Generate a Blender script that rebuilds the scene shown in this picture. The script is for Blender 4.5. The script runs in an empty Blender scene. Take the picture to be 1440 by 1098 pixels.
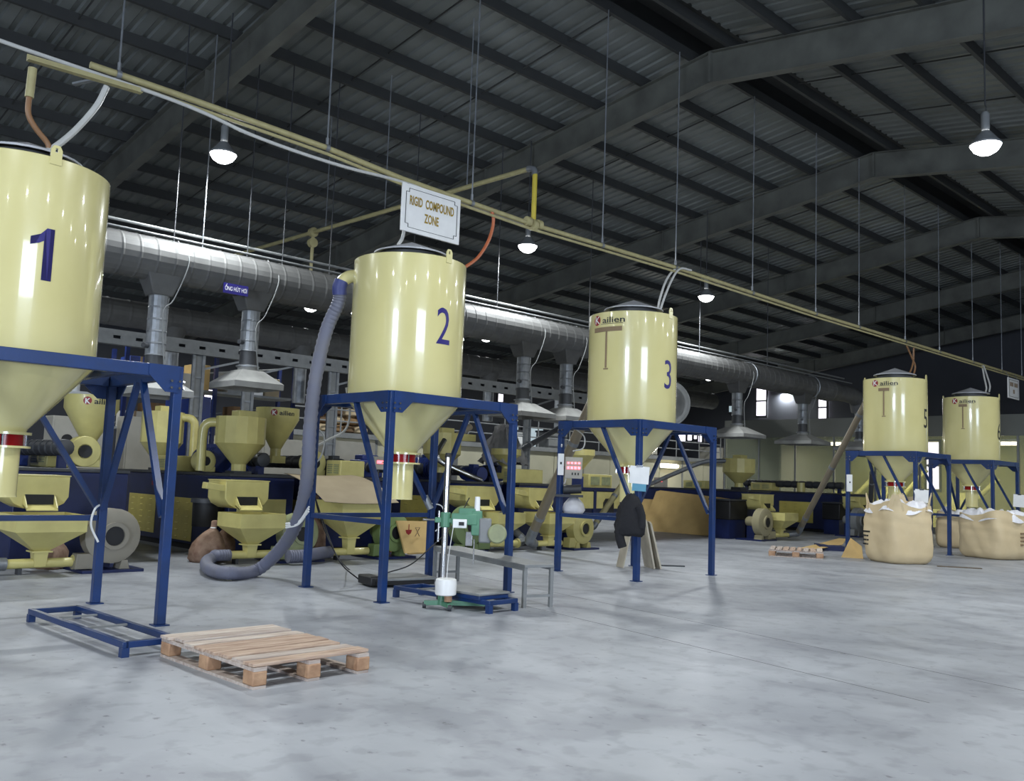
import bpy, bmesh, math, random
from math import sin, cos, radians as R, pi
from mathutils import Vector as V, Matrix
import numpy as np

random.seed(7)
scn = bpy.context.scene
COL = scn.collection
# ------------------------------------------------------------------ camera
YAW, PIT, ROL, FPX, CAMZ = R(46.08), R(5.53), R(2.105), 1280.8, 1.5
FW = V((cos(YAW) * cos(PIT), sin(YAW) * cos(PIT), sin(PIT)))
RT0 = V((sin(YAW), -cos(YAW), 0)); UP0 = RT0.cross(FW)
RT = RT0 * cos(ROL) + UP0 * sin(ROL); UP = UP0 * cos(ROL) - RT0 * sin(ROL)
EYE = V((0, 0, CAMZ))
cd = bpy.data.cameras.new('camera'); cam = bpy.data.objects.new('camera', cd); COL.objects.link(cam)
cd.sensor_fit = 'HORIZONTAL'; cd.sensor_width = 36; cd.lens = FPX / 1440 * 36
cd.clip_start = .05; cd.clip_end = 300
cam.matrix_world = Matrix(((RT.x, UP.x, -FW.x, 0), (RT.y, UP.y, -FW.y, 0), (RT.z, UP.z, -FW.z, CAMZ), (0, 0, 0, 1)))
scn.camera = cam
scn.view_settings.view_transform = 'Standard'; scn.view_settings.look = 'None'
scn.view_settings.gamma = 1; scn.view_settings.use_curve_mapping = False
scn.view_settings.exposure = 0.0
# ------------------------------------------------------------------ sky and lights
w = bpy.data.worlds.new('world'); scn.world = w; w.use_nodes = True
w.node_tree.nodes['Background'].inputs[0].default_value = (.62, .75, 1, 1)
w.node_tree.nodes['Background'].inputs[1].default_value = 1.2
LAMP_W, LAMP_COL = 235, (.93, .98, 1)
DOOR_W, DOOR_COL = 4600, (.70, .82, 1)
def area(name, loc, sx, sy, power, col, target, shape='RECTANGLE'):
    l = bpy.data.lights.new(name, 'AREA'); l.shape = shape; l.size = sx; l.size_y = sy; l.energy = power; l.color = col
    o = bpy.data.objects.new(name, l); COL.objects.link(o); o.location = loc
    o.rotation_euler = (V(target) - V(loc)).to_track_quat('-Z', 'Y').to_euler(); return o
# daylight entering by the open loading doors of the end wall and of the side wall (both behind the camera)
area('door_daylight', (-24.6, -7.5, 2.3), 6, 4.4, DOOR_W, DOOR_COL, (0, -3, 1.5))
area('door_daylight', (2, -15.6, 2.3), 8, 4.4, DOOR_W * .3, DOOR_COL, (4, 0, 1.0))

# ------------------------------------------------------------------ point helpers (pixel of the 1440x1098 frame -> point on a plane)
def ray(x, y): return RT * ((x - 720) / FPX) - UP * ((y - 549) / FPX) + FW
def AT(x, y, Y): d = ray(x, y); return EYE + d * (Y / d.y)
def AX(x, y, X): d = ray(x, y); return EYE + d * (X / d.x)
def FL(x, y, z=0): d = ray(x, y); return EYE + d * ((z - CAMZ) / d.z)
# ------------------------------------------------------------------ materials
def lin(c): return tuple((v / 255 / 12.92) if v / 255 <= .04045 else ((v / 255 + .055) / 1.055) ** 2.4 for v in c)
def mat(name, col, rough=.5, metal=0, col2=None, scale=6, amt=.5, bump=0, bscale=40, coat=0, emit=0, alpha=None, spec=.5, stretch=None, detail=6):
    m = bpy.data.materials.new(name); m.use_nodes = True; nt = m.node_tree; N = nt.nodes; L = nt.links
    b = N['Principled BSDF']; c = (*lin(col), 1)
    b.inputs['Base Color'].default_value = c; b.inputs['Roughness'].default_value = rough; b.inputs['Metallic'].default_value = metal
    b.inputs['Coat Weight'].default_value = coat; b.inputs['Coat Roughness'].default_value = .05; b.inputs['Specular IOR Level'].default_value = spec
    tc = N.new('ShaderNodeTexCoord'); src = tc.outputs['Object']
    if stretch:
        mp = N.new('ShaderNodeMapping'); mp.inputs['Scale'].default_value = stretch; L.new(src, mp.inputs[0]); src = mp.outputs[0]
    if col2 is None: col2 = tuple(int(v * .82) for v in col); amt = min(amt, .35)
    n = N.new('ShaderNodeTexNoise'); n.inputs['Scale'].default_value = scale; n.inputs['Detail'].default_value = detail; L.new(src, n.inputs['Vector'])
    r = N.new('ShaderNodeValToRGB'); r.color_ramp.elements[0].position = .5 - .2 / max(amt, .2) * .5; r.color_ramp.elements[1].position = .72
    r.color_ramp.elements[0].color = c; k = [c[i] * (1 - amt) + lin(col2)[i] * amt for i in range(3)]
    r.color_ramp.elements[1].color = (*k, 1); L.new(n.outputs['Fac'], r.inputs[0]); L.new(r.outputs[0], b.inputs['Base Color'])
    if bump:
        n2 = N.new('ShaderNodeTexNoise'); n2.inputs['Scale'].default_value = bscale; n2.inputs['Detail'].default_value = 4; L.new(src, n2.inputs['Vector'])
        bp = N.new('ShaderNodeBump'); bp.inputs['Strength'].default_value = bump; bp.inputs['Distance'].default_value = .02
        L.new(n2.outputs['Fac'], bp.inputs['Height']); L.new(bp.outputs[0], b.inputs['Normal'])
    if emit: b.inputs['Emission Color'].default_value = c; b.inputs['Emission Strength'].default_value = emit
    if alpha is not None: b.inputs['Alpha'].default_value = alpha
    return m
def glassy(name, col, op, rough=.05):
    m = bpy.data.materials.new(name); m.use_nodes = True; nt = m.node_tree; N = nt.nodes; L = nt.links
    b = N['Principled BSDF']; b.inputs['Base Color'].default_value = (*lin(col), 1); b.inputs['Roughness'].default_value = rough
    t = N.new('ShaderNodeBsdfTransparent'); mx = N.new('ShaderNodeMixShader'); mx.inputs[0].default_value = op
    n = N.new('ShaderNodeTexNoise'); n.inputs['Scale'].default_value = 1.3; mr = N.new('ShaderNodeMapRange')
    mr.inputs[3].default_value = op * .7; mr.inputs[4].default_value = op * 1.3; L.new(n.outputs['Fac'], mr.inputs[0]); L.new(mr.outputs[0], mx.inputs[0])
    L.new(t.outputs[0], mx.inputs[1]); L.new(b.outputs[0], mx.inputs[2]); L.new(mx.outputs[0], N['Material Output'].inputs[0]); return m

YEL = mat('yellow_enamel', (216, 207, 148), .24, col2=(206, 196, 136), scale=1.6, amt=.6, coat=1, bump=.03, bscale=3)
YEL2 = mat('machine_yellow', (208, 198, 128), .38, col2=(176, 164, 104), scale=3, amt=.6, coat=.1)
YELP = mat('pipe_yellow', (174, 166, 120), .5, col2=(140, 128, 94), scale=9)
BLU = mat('blue_paint', (18, 50, 102), .36, col2=(24, 44, 78), scale=5, amt=.7, coat=.15, bump=.05)
BLUD = mat('dark_blue_paint', (22, 36, 84), .42, col2=(16, 24, 56), scale=3, amt=.7)
BLUM = mat('motor_blue', (34, 54, 120), .45, col2=(44, 52, 84), scale=8)
RED = mat('red_gauge_glass', (150, 20, 24), .2)
GRN = mat('green_enamel', (84, 134, 106), .4, col2=(62, 104, 82), scale=9)
GGR = mat('grey_green_enamel', (150, 156, 116), .5, col2=(112, 114, 92), scale=5, amt=.7)
STL = mat('bright_steel', (196, 196, 196), .22, 1, col2=(150, 150, 150), scale=10)
GALV = mat('galvanised_steel', (140, 144, 148), .42, .45, col2=(104, 106, 110), scale=7, amt=.7)
GALVD = mat('dull_galvanised_duct', (96, 96, 95), .62, .1, col2=(76, 76, 75), scale=4, amt=.7)
GREY = mat('grey_paint', (128, 130, 130), .5, col2=(98, 100, 100), scale=6)
DGREY = mat('dark_grey_steel', (58, 60, 64), .5, col2=(40, 42, 44), scale=6)
ROOFM = mat('roof_sheet_metal', (122, 126, 124), .42, .25, col2=(98, 102, 100), scale=.8, amt=.8)
PURM = mat('purlin_steel', (54, 55, 54), .6, col2=(42, 44, 46), scale=3)
RAFM = mat('rafter_paint', (98, 99, 92), .6, col2=(66, 66, 62), scale=2, amt=.7)
BLK = mat('black_rubber', (22, 22, 24), .55)
WHT = mat('white_plastic', (232, 232, 230), .4, col2=(212, 212, 212), scale=6)
LINER = mat('white_bag_liner', (235, 234, 238), .45, col2=(205, 205, 212), scale=12, bump=.5, bscale=14)
BAGM = mat('woven_bag_beige', (212, 192, 154), .6, col2=(196, 174, 134), scale=3, amt=.5, bump=.3, bscale=6)
CARD = mat('cardboard_tan', (204, 172, 112), .75, col2=(178, 146, 92), scale=3, amt=.6)
CARDG = mat('cardboard_grey_brown', (150, 136, 110), .75, col2=(132, 118, 94), scale=3, amt=.6)
SACK = mat('brown_sack', (146, 120, 100), .75, col2=(104, 72, 56), scale=9, amt=.8, bump=.4, bscale=16)
WOODS = [mat(f'pallet_wood_{k}', c, .8, col2=d, scale=3.5, amt=.8, stretch=(1, 9, 9), bump=.3, bscale=30) for k, c, d in (('pale', (208, 196, 184), (168, 142, 126)), ('grey', (192, 180, 170), (146, 122, 110)), ('brown', (194, 170, 150), (132, 98, 80)))]
WOOD = WOODS[1]
WOODB = mat('pallet_block_wood', (182, 146, 114), .75, col2=(124, 86, 62), scale=9, amt=.7, bump=.3, bscale=30)
HOSEM = mat('blue_grey_hose', (102, 105, 124), .6, col2=(112, 112, 118), scale=4, amt=.6)
LIDM = mat('dusty_lid_metal', (176, 178, 184), .5, .2)
LATH = mat('dull_lath_wood', (104, 92, 78), .8)
PANY = mat('lit_louvre_yellow', (222, 206, 108), .4)  # the light on the panels is put into this brighter yellow
HOODM = mat('lit_hood_grey', (146, 146, 143), .6, col2=(118, 118, 116), scale=4, amt=.7)  # lighter than the duct grey, light on the hood tops painted in
HOSEB = mat('blue_hose_cuff', (58, 66, 122), .5)
ORG = mat('orange_hose', (188, 104, 66), .4)
BRN = mat('brown_hose', (142, 104, 70), .5)
WHO = mat('white_hose', (196, 196, 192), .45)
INK = mat('dark_blue_print', (36, 30, 112), .4)
INKB = mat('black_print', (38, 40, 40), .5)
INKR = mat('red_print', (150, 40, 40), .5)
INKBR = mat('brown_print', (138, 116, 88), .6)
GOLD = mat('gold_lettering', (176, 148, 62), .35, .4)
CREAM = mat('cream_panel', (186, 182, 158), .5, col2=(160, 156, 134), scale=1.5)
CABM = mat('beige_cabinet', (176, 172, 160), .5, col2=(150, 146, 136), scale=3)
WALLM = mat('wall_sheet', (62, 64, 70), .6, col2=(50, 52, 58), scale=1)
BANDM = mat('partition_band', (112, 114, 108), .55, col2=(98, 100, 96), scale=1)
PLAST = mat('grey_plastic_sheet', (130, 128, 126), .4, col2=(96, 96, 98), scale=7, bump=.6, bscale=10)
CLOTH = mat('black_cloth', (30, 30, 34), .9, col2=(20, 20, 24), scale=14, bump=.4, bscale=20)
BLUP = mat('light_blue_folder', (84, 150, 176), .4)
GREENIN = mat('room_yellow_green', (184, 182, 116), .5, col2=(170, 170, 90), scale=2)
def emis(name, col, s):
    m = bpy.data.materials.new(name); m.use_nodes = True; b = m.node_tree.nodes['Principled BSDF']
    b.inputs['Base Color'].default_value = (.8, .8, .8, 1); b.inputs['Emission Color'].default_value = (*lin(col), 1); b.inputs['Emission Strength'].default_value = s; return m
LENS = emis('lamp_lens', (255, 255, 255), 14)
WINM = emis('daylit_window', (246, 240, 255), 3.0)
WIND = emis('dim_daylit_window', (190, 215, 225), .55)
LED = emis('red_led', (255, 50, 70), 4)
TUBEL = emis('work_lamp_tube', (255, 244, 214), 9)
GLASS = glassy('partition_glass', (168, 174, 150), .42, .12)
def floor_mat():
    m = bpy.data.materials.new('polished_concrete'); m.use_nodes = True; nt = m.node_tree; N = nt.nodes; L = nt.links; b = N['Principled BSDF']
    tc = N.new('ShaderNodeTexCoord')
    def noise(s, d=6, dist=0, st=None):
        n = N.new('ShaderNodeTexNoise'); n.inputs['Scale'].default_value = s; n.inputs['Detail'].default_value = d; n.inputs['Distortion'].default_value = dist
        if st:
            mp = N.new('ShaderNodeMapping'); mp.inputs['Scale'].default_value = st; L.new(tc.outputs['Object'], mp.inputs[0]); L.new(mp.outputs[0], n.inputs[0])
        else: L.new(tc.outputs['Object'], n.inputs[0])
        return n
    a = noise(.5, 10, .3); r = N.new('ShaderNodeValToRGB'); e = r.color_ramp.elements
    e[0].position = .34; e[0].color = (*lin((139, 142, 149)), 1); e[1].position = .64; e[1].color = (*lin((163, 166, 172)), 1)
    L.new(a.outputs['Fac'], r.inputs[0])
    def mul(col, fac, nz, p0, p1, dark):
        q = N.new('ShaderNodeValToRGB'); e = q.color_ramp.elements; e[0].position = p0; e[0].color = (*dark, 1); e[1].position = p1; e[1].color = (1, 1, 1, 1); L.new(nz.outputs['Fac'], q.inputs[0])
        mx = N.new('ShaderNodeMix'); mx.data_type = 'RGBA'; mx.blend_type = 'MULTIPLY'; mx.inputs['Factor'].default_value = fac
        L.new(col, mx.inputs[6]); L.new(q.outputs[0], mx.inputs[7]); return mx.outputs[2]
    c = mul(r.outputs[0], .8, noise(1.5, 10, .8, (1, .6, 1)), .38, .52, (.74, .74, .76))
    c = mul(c, .7, noise(5.5, 8, .2), .36, .47, (.78, .78, .79))
    c = mul(c, .8, noise(13, 3, 0, (1, .7, 1)), .27, .33, (.45, .44, .45))
    L.new(c, b.inputs['Base Color'])
    mr = N.new('ShaderNodeMapRange'); mr.inputs[3].default_value = .3; mr.inputs[4].default_value = .62; L.new(noise(2.2, 8, .5).outputs['Fac'], mr.inputs[0]); L.new(mr.outputs[0], b.inputs['Roughness'])
    b.inputs['Specular IOR Level'].default_value = .4
    bp = N.new('ShaderNodeBump'); bp.inputs['Strength'].default_value = .1; bp.inputs['Distance'].default_value = .008
    L.new(noise(14, 4).outputs['Fac'], bp.inputs['Height']); L.new(bp.outputs[0], b.inputs['Normal'])
    return m
FLOORM = floor_mat()
# ------------------------------------------------------------------ mesh builder
class M:
    def __init__(s): s.v = []; s.f = []
    def add(s, vs, fs):
        o = len(s.v); s.v += [tuple(p) for p in vs]; s.f += [tuple(i + o for i in f) for f in fs]; return s
    def box(s, x0, x1, y0, y1, z0, z1):
        return s.add([(x, y, z) for z in (z0, z1) for y in (y0, y1) for x in (x0, x1)],
                     [(0, 2, 3, 1), (4, 5, 7, 6), (0, 1, 5, 4), (1, 3, 7, 5), (3, 2, 6, 7), (2, 0, 4, 6)])
    def cbox(s, c, sx, sy, sz, rz=0, rx=0, ry=0):
        mt = Matrix.Translation(c) @ Matrix.Rotation(rz, 4, 'Z') @ Matrix.Rotation(ry, 4, 'Y') @ Matrix.Rotation(rx, 4, 'X')
        t = M().box(-sx / 2, sx / 2, -sy / 2, sy / 2, -sz / 2, sz / 2); return s.add([mt @ V(p) for p in t.v], t.f)
    def bar(s, p, q, w, h=None, up=(0, 0, 1)):
        p, q = V(p), V(q); h = h or w; d = (q - p).normalized(); u = V(up)
        if abs(d.dot(u)) > .98: u = V((0, 1, 0))
        a = d.cross(u).normalized(); b = a.cross(d)
        vs = [e + a * (w / 2 * i) + b * (h / 2 * j) for e in (p, q) for (i, j) in ((-1, -1), (1, -1), (1, 1), (-1, 1))]
        return s.add(vs, [(3, 2, 1, 0), (4, 5, 6, 7), (0, 1, 5, 4), (1, 2, 6, 5), (2, 3, 7, 6), (3, 0, 4, 7)])
    def angle(s, p, q, w, t=.008, a=(1, 0, 0), b=(0, 1, 0)):
        p, q, a, b = V(p), V(q), V(a), V(b)
        pr = [V((0, 0, 0)), a * w, a * w + b * t, a * t + b * t, a * t + b * w, b * w]
        vs = [e + k for e in (p, q) for k in pr]
        return s.add(vs, [(5, 4, 3, 2, 1, 0), (6, 7, 8, 9, 10, 11)] + [(i, (i + 1) % 6, (i + 1) % 6 + 6, i + 6) for i in range(6)])
    def cyl(s, p, q, r, r2=None, n=16, cap=True):
        return s.tube([p, q], [r, r if r2 is None else r2], n, cap)
    def tube(s, pts, r, n=10, cap=True):
        pts = [V(p) for p in pts]; k = len(pts); rs = r if isinstance(r, (list, tuple)) else [r] * k
        d0 = (pts[1] - pts[0]).normalized(); u = V((0, 0, 1)) if abs(d0.z) < .9 else V((1, 0, 0)); u = (u - d0 * u.dot(d0)).normalized(); vs = []
        for i, p in enumerate(pts):
            d = (pts[min(i + 1, k - 1)] - pts[max(i - 1, 0)]).normalized(); u = (u - d * u.dot(d)).normalized(); b = d.cross(u)
            vs += [p + (u * cos(2 * pi * j / n) + b * sin(2 * pi * j / n)) * rs[i] for j in range(n)]
        fs = [(i * n + j, i * n + (j + 1) % n, (i + 1) * n + (j + 1) % n, (i + 1) * n + j) for i in range(k - 1) for j in range(n)]
        if cap: fs += [tuple(range(n))[::-1], tuple(range((k - 1) * n, k * n))]
        return s.add(vs, fs)
    def lathe(s, prof, c=(0, 0, 0), n=32, axis='Z', cap=True):
        vs = []; c = V(c)
        for r, z in prof:
            for j in range(n):
                a = 2 * pi * j / n; p = {'Z': (r * cos(a), r * sin(a), z), 'Y': (r * sin(a), z, r * cos(a)), 'X': (z, r * cos(a), r * sin(a))}[axis]
                vs.append(c + V(p))
        k = len(prof); fs = [(i * n + j, i * n + (j + 1) % n, (i + 1) * n + (j + 1) % n, (i + 1) * n + j) for i in range(k - 1) for j in range(n)]
        if cap: fs += [tuple(range(n))[::-1], tuple(range((k - 1) * n, k * n))]
        return s.add(vs, fs)
    def frust(s, a, za, b, zb, cap=True):   # a, b = (x0,x1,y0,y1)
        vs = [(a[0], a[2], za), (a[1], a[2], za), (a[1], a[3], za), (a[0], a[3], za), (b[0], b[2], zb), (b[1], b[2], zb), (b[1], b[3], zb), (b[0], b[3], zb)]
        fs = [(0, 1, 5, 4), (1, 2, 6, 5), (2, 3, 7, 6), (3, 0, 4, 7)]
        if cap: fs += [(3, 2, 1, 0), (4, 5, 6, 7)]
        return s.add(vs, fs)
    def prism(s, poly, d0, d1, axis='Y'):   # poly in the two other axes, extruded along axis
        def P(a, b, d): return {'Y': (a, d, b), 'X': (d, a, b), 'Z': (a, b, d)}[axis]
        n = len(poly); vs = [P(a, b, d0) for a, b in poly] + [P(a, b, d1) for a, b in poly]
        return s.add(vs, [tuple(range(n))[::-1], tuple(range(n, 2 * n))] + [(i, (i + 1) % n, (i + 1) % n + n, i + n) for i in range(n)])
    def move(s, mt): s.v = [tuple(mt @ V(p)) for p in s.v]; return s
def spline(pts, k=6):
    pts = [V(p) for p in pts]; P = [pts[0] * 2 - pts[1]] + pts + [pts[-1] * 2 - pts[-2]]; out = []
    for i in range(1, len(P) - 2):
        a, b, c, d = P[i - 1:i + 3]
        for j in range(k):
            t = j / k; out.append(.5 * ((2 * b) + (c - a) * t + (2 * a - 5 * b + 4 * c - d) * t * t + (3 * b - a - 3 * c + d) * t ** 3))
    return out + [pts[-1]]
ORIGIN = {}
def link(name, me, parent=None, loc=None):
    o = bpy.data.objects.new(name, me); COL.objects.link(o)
    if parent is not None: o.parent = parent
    if loc is not None: o.location = loc
    return o
def P(name, m, mt, parent=None, bev=0, smooth=35, kind=None, label=None, flat=False):
    """one mesh object from world (or thing-local) coordinates"""
    me = bpy.data.meshes.new(name)
    off = V(ORIGIN.get(parent.name, (0, 0, 0))) if parent is not None else V((0, 0, 0))
    me.from_pydata([tuple(V(p) - off) for p in m.v], [], m.f); me.materials.append(mt)
    bm = bmesh.new(); bm.from_mesh(me); bmesh.ops.recalc_face_normals(bm, faces=bm.faces); bm.to_mesh(me); bm.free()
    if not flat: me.shade_smooth(); me.set_sharp_from_angle(angle=R(smooth))
    o = link(name, me, parent)
    if parent is not None: ORIGIN[o.name] = tuple(off)
    if bev:
        b = o.modifiers.new('bevel', 'BEVEL'); b.width = bev; b.segments = 2; b.limit_method = 'ANGLE'; b.angle_limit = R(40)
    if kind: o['kind'] = kind
    if label: o['label'] = label
    return o
def T(name, label, cat, loc=(0, 0, 0), rz=0, group=None, local=False):
    o = bpy.data.objects.new(name, None); COL.objects.link(o); o.empty_display_size = .1
    o.location = loc; o.rotation_euler = (0, 0, rz); o['label'] = label; o['category'] = cat
    if group: o['group'] = group
    ORIGIN[o.name] = (0, 0, 0) if (local or rz) else tuple(loc)
    return o
def tag(o, label, cat, group=None):
    o['label'] = label; o['category'] = cat
    if group: o['group'] = group
    return o
def S(name, m=None, mt=None, parent=None, **k):
    if m is None: o = bpy.data.objects.new(name, None); COL.objects.link(o); ORIGIN[o.name] = (0, 0, 0)
    else: o = P(name, m, mt, parent, **k)
    if parent is None: o['kind'] = 'structure'
    return o
def share(o, name, parent, loc=(0, 0, 0), rot=None):
    c = o.copy(); c.name = name; COL.objects.link(c); c.parent = parent; c.location = loc
    if rot: c.rotation_euler = rot
    return c
def txt(body, h, ext=.002, sx=1, bold=0, spacing=1):
    """lettering as a mesh builder lying in XZ (x right, z up), centred on x, base at z=0, h = cap height"""
    cu = bpy.data.curves.new('t', 'FONT'); cu.body = body; cu.size = 1; cu.align_x = 'CENTER'; cu.resolution_u = 3; cu.offset = bold; cu.space_character = spacing
    ob = bpy.data.objects.new('t', cu); COL.objects.link(ob); dg = bpy.context.evaluated_depsgraph_get(); dg.update()
    me = bpy.data.meshes.new_from_object(ob.evaluated_get(dg)); bpy.data.objects.remove(ob); bpy.data.curves.remove(cu)
    k = h / .72; m = M(); vs = [(v.co.x * k * sx, 0, v.co.y * k) for v in me.vertices]; fs = [tuple(p.vertices) for p in me.polygons]
    bpy.data.meshes.remove(me); n = len(vs)
    m.add(vs, fs); return m
def wrap(m, az, r, z0, step=.04):
    """bend flat lettering (XZ) onto a vertical cylinder of radius r about the z axis, centred at azimuth az, read from outside"""
    bm = bmesh.new(); vs = [bm.verts.new(p) for p in m.v]
    for f in m.f:
        try: bm.faces.new([vs[i] for i in f])
        except ValueError: pass
    xs = [p[0] for p in m.v]; x = min(xs) + step
    while x < max(xs):
        bmesh.ops.bisect_plane(bm, geom=bm.verts[:] + bm.edges[:] + bm.faces[:], plane_co=(x, 0, 0), plane_no=(1, 0, 0)); x += step
    bm.verts.index_update(); o = M()
    o.v = [(r * cos(az + v.co.x / r), r * sin(az + v.co.x / r), z0 + v.co.z) for v in bm.verts]
    o.f = [tuple(v.index for v in f.verts) for f in bm.faces]; bm.free(); return o
def arcplate(az, r, w, z0, z1, n=8, t=.006):
    m = M(); vs = []
    for i in range(n + 1):
        a = az + (i / n - .5) * w / r
        for rr in (r, r + t):
            for z in (z0, z1): vs.append((rr * cos(a), rr * sin(a), z))
    fs = []
    for i in range(n):
        b = i * 4; c = b + 4; fs += [(b, c, c + 1, b + 1), (b + 2, b + 3, c + 3, c + 2), (b, b + 2, c + 2, c), (b + 1, c + 1, c + 3, b + 3)]
    fs += [(0, 1, 3, 2), (n * 4, n * 4 + 2, n * 4 + 3, n * 4 + 1)]
    return m.add(vs, fs)
# ================================================================== SETTING
X0, X1, Y0, Y1 = -25, 43, -16, 33
RY, SL, ZF, RD = 9.4, .1385, 9.0, .62       # ridge line, roof slope, rafter bottom flange at the ridge, rafter depth
def zroof(y, base): return base - SL * abs(y - RY)
fl_ = S('floor', M().box(X0 - .3, X1 + .3, Y0 - .3, Y1 + .3, -.2, 0), FLOORM)
JNT = mat('joint_filler', (104, 104, 104), .8)
q0, q1 = FL(990, 877), FL(1440, 971); dj = (q1 - q0).normalized()
for k in (0, 6.2): P('floor_joint', M().bar(q0 - dj * 14 + V((0, k, 0)), q1 + dj * 6 + V((0, k, 0)), .008, .0024), JNT, fl_)
ceil = S('ceiling'); ceil['kind'] = 'structure'
def roof_sheet(ya, yb):
    m = M(); xs = []; x = X0
    while x < X1: xs += [(x, 0), (x + .17, 0), (x + .2, .035), (x + .27, .035)]; x += .3
    vs = [(x, y, zroof(y, ZF + RD + .2) + h) for y in (ya, yb) for x, h in xs]; n = len(xs)
    m.add(vs, [(i, i + 1, n + i + 1, n + i) for i in range(n - 1)]); return m
P('roof_sheet', roof_sheet(RY + .55, Y1), ROOFM, ceil, flat=True); P('roof_sheet', roof_sheet(Y0, RY - .55), ROOFM, ceil, flat=True)
zr = zroof(RY + .55, ZF + RD + .2)
P('ridge_vent', M().add([(x, y, z) for x in (X0, X1) for y, z in ((RY - .56, zr), (RY - .6, zr + .5), (RY, zr + .62), (RY + .6, zr + .5), (RY + .56, zr))],
  [(0, 1, 6, 5), (1, 2, 7, 6), (2, 3, 8, 7), (3, 4, 9, 8)]), PURM, ceil, flat=True)
FX = [.1 + 6.93 * i for i in range(-3, 7)]
def rafter(x):
    m = M(); A, B = Y0, Y1
    def seg(y0, y1):
        for off, h, wd in ((0, .014, .2), (RD - .014, .014, .2), (.007, RD - .02, .012)):
            p = [(y, zroof(y, ZF) + off + k) for y, k in ((y0, 0), (y1, 0), (y1, h), (y0, h))]
            m.prism(p, x - wd / 2, x + wd / 2, 'X')
    seg(RY, B); seg(A, RY); m.box(x - .1, x + .1, RY - .02, RY + .02, ZF, ZF + RD)
    for y in [RY + s * k for s in (-1, 1) for k in (6.2, 12.4)]: m.box(x - .095, x + .095, y - .008, y + .008, zroof(y, ZF), zroof(y, ZF) + RD)
    return m
for x in FX: P('rafter', rafter(x), RAFM, ceil, kind='structure', flat=True)
# purlins: C sections on the rafters, one per bay
pm = M().add([(x, y, z) for x in (0, 6.93) for y, z in ((-.035, 0), (.035, 0), (.035, .015), (-.025, .015), (-.025, .185), (.035, .185), (.035, .2), (-.035, .2))],
   [(i, (i + 1) % 8, (i + 1) % 8 + 8, i + 8) for i in range(8)])
offs = [.42 + 1.17 * i for i in range(20)]; first = None
for fx in FX[3:]:
    for sgn in (1, -1):
        for k, of in enumerate(offs):
            if sgn < 0 and k > 8: continue
            if fx > 41: continue
            y = RY + sgn * of; z = zroof(y, ZF + RD)
            if first is None:
                first = P('purlin', pm, PURM, ceil, flat=True); first.location = (fx, y, z)
            else: share(first, 'purlin', ceil, (fx, y, z))
# sag rods running down the slope between purlins, and fly braces from purlin to rafter flange
sr = None
for fx in FX[3:9]:
    for t in (2.31, 4.62):
        for a, b in ((RY + .5, Y1), (RY - 10, RY - .5)):
            P('sag_rod', M().bar((fx + t, a, zroof(a, ZF + RD + .1)), (fx + t, b, zroof(b, ZF + RD + .1)), .022), PURM, ceil, flat=True)
fb = None
for fx in FX[3:9]:
    for of in (-7.44, -5.1, -1.59, 1.59, 5.1, 8.6, 12.1):
        y = RY + of
        m = M().bar((.6, 0, RD), (.06, 0, .03), .05, .012)
        if fb is None: fb = P('fly_brace', m, RAFM, ceil, flat=True); fb.location = (fx, y, zroof(y, ZF))
        else: share(fb, 'fly_brace', ceil, (fx, y, zroof(y, ZF)))
# walls
def gable(x, holes=()):
    ys = [Y0, RY, Y1]; return M().add([(x, Y0, 0), (x, Y1, 0), (x, Y1, zroof(Y1, 10)), (x, RY, 10.4), (x, Y0, zroof(Y0, 10))], [(0, 1, 2, 3, 4)])
S('wall_far', gable(X1 + .1), WALLM)
S('wall_left', M().box(X0, X1, Y1 + .02, Y1 + .12, 0, 7), WALLM)
S('wall_right', M().add([(X0, Y0, 4.5), (X1, Y0, 4.5), (X1, Y0, 7), (X0, Y0, 7), (X0, Y0, 0), (-2, Y0, 0), (-2, Y0, 4.5), (6, Y0, 4.5), (6, Y0, 0), (X1, Y0, 0)],
   [(0, 1, 2, 3), (0, 4, 5, 6), (7, 8, 9, 1)]), WALLM)
S('wall_near', M().add([(X0, -16, 0), (X0, -10.5, 0), (X0, -10.5, 4.5), (X0, -4.5, 4.5), (X0, -4.5, 0), (X0, 33, 0), (X0, 33, 6.8), (X0, RY, 10.4), (X0, -16, 6.5), (X0, -16, 4.5), (X0, 33, 4.5)],
   [(0, 1, 2, 9), (9, 10, 6, 7, 8), (4, 5, 10, 3)]), WALLM)
# daylit windows in the far walls
wn = 0
def window(c, a, b, axis, mt=WINM, bars=1):
    """window lying on a wall: c plane coordinate, a=(lo,hi) along, b=(lo,hi) in z"""
    global wn; wn += 1
    root = S('window_%d' % wn); root['kind'] = 'structure'
    def B(u0, u1, z0, z1, d): return M().box(c - d, c, u0, u1, z0, z1) if axis == 'X' else M().box(u0, u1, c - d, c, z0, z1)
    n = bars + 1; hz = (b[1] - b[0]) / n
    for i in range(n): P('pane', B(a[0], a[1], b[0] + i * hz + .04, b[0] + (i + 1) * hz - .04, .05), mt, root)
    f = B(a[0] - .08, a[0], b[0] - .08, b[1] + .08, .09)
    for q in ((a[1], a[1] + .08, b[0] - .08, b[1] + .08), (a[0], a[1], b[1], b[1] + .08), (a[0], a[1], b[0] - .08, b[0])):
        t = B(*q, .09); f.add(t.v, t.f)
    for i in range(1, n): t = B(a[0], a[1], b[0] + i * hz - .04, b[0] + i * hz + .04, .08); f.add(t.v, t.f)
    P('window_frame', f, DGREY, root)
def winX(l, r, t, b, bars=1, mt=WINM):
    p, q = AX(l, t, X1), AX(r, b, X1); window(X1, (q.y, p.y), (q.z, p.z), 'X', mt, bars)
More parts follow.
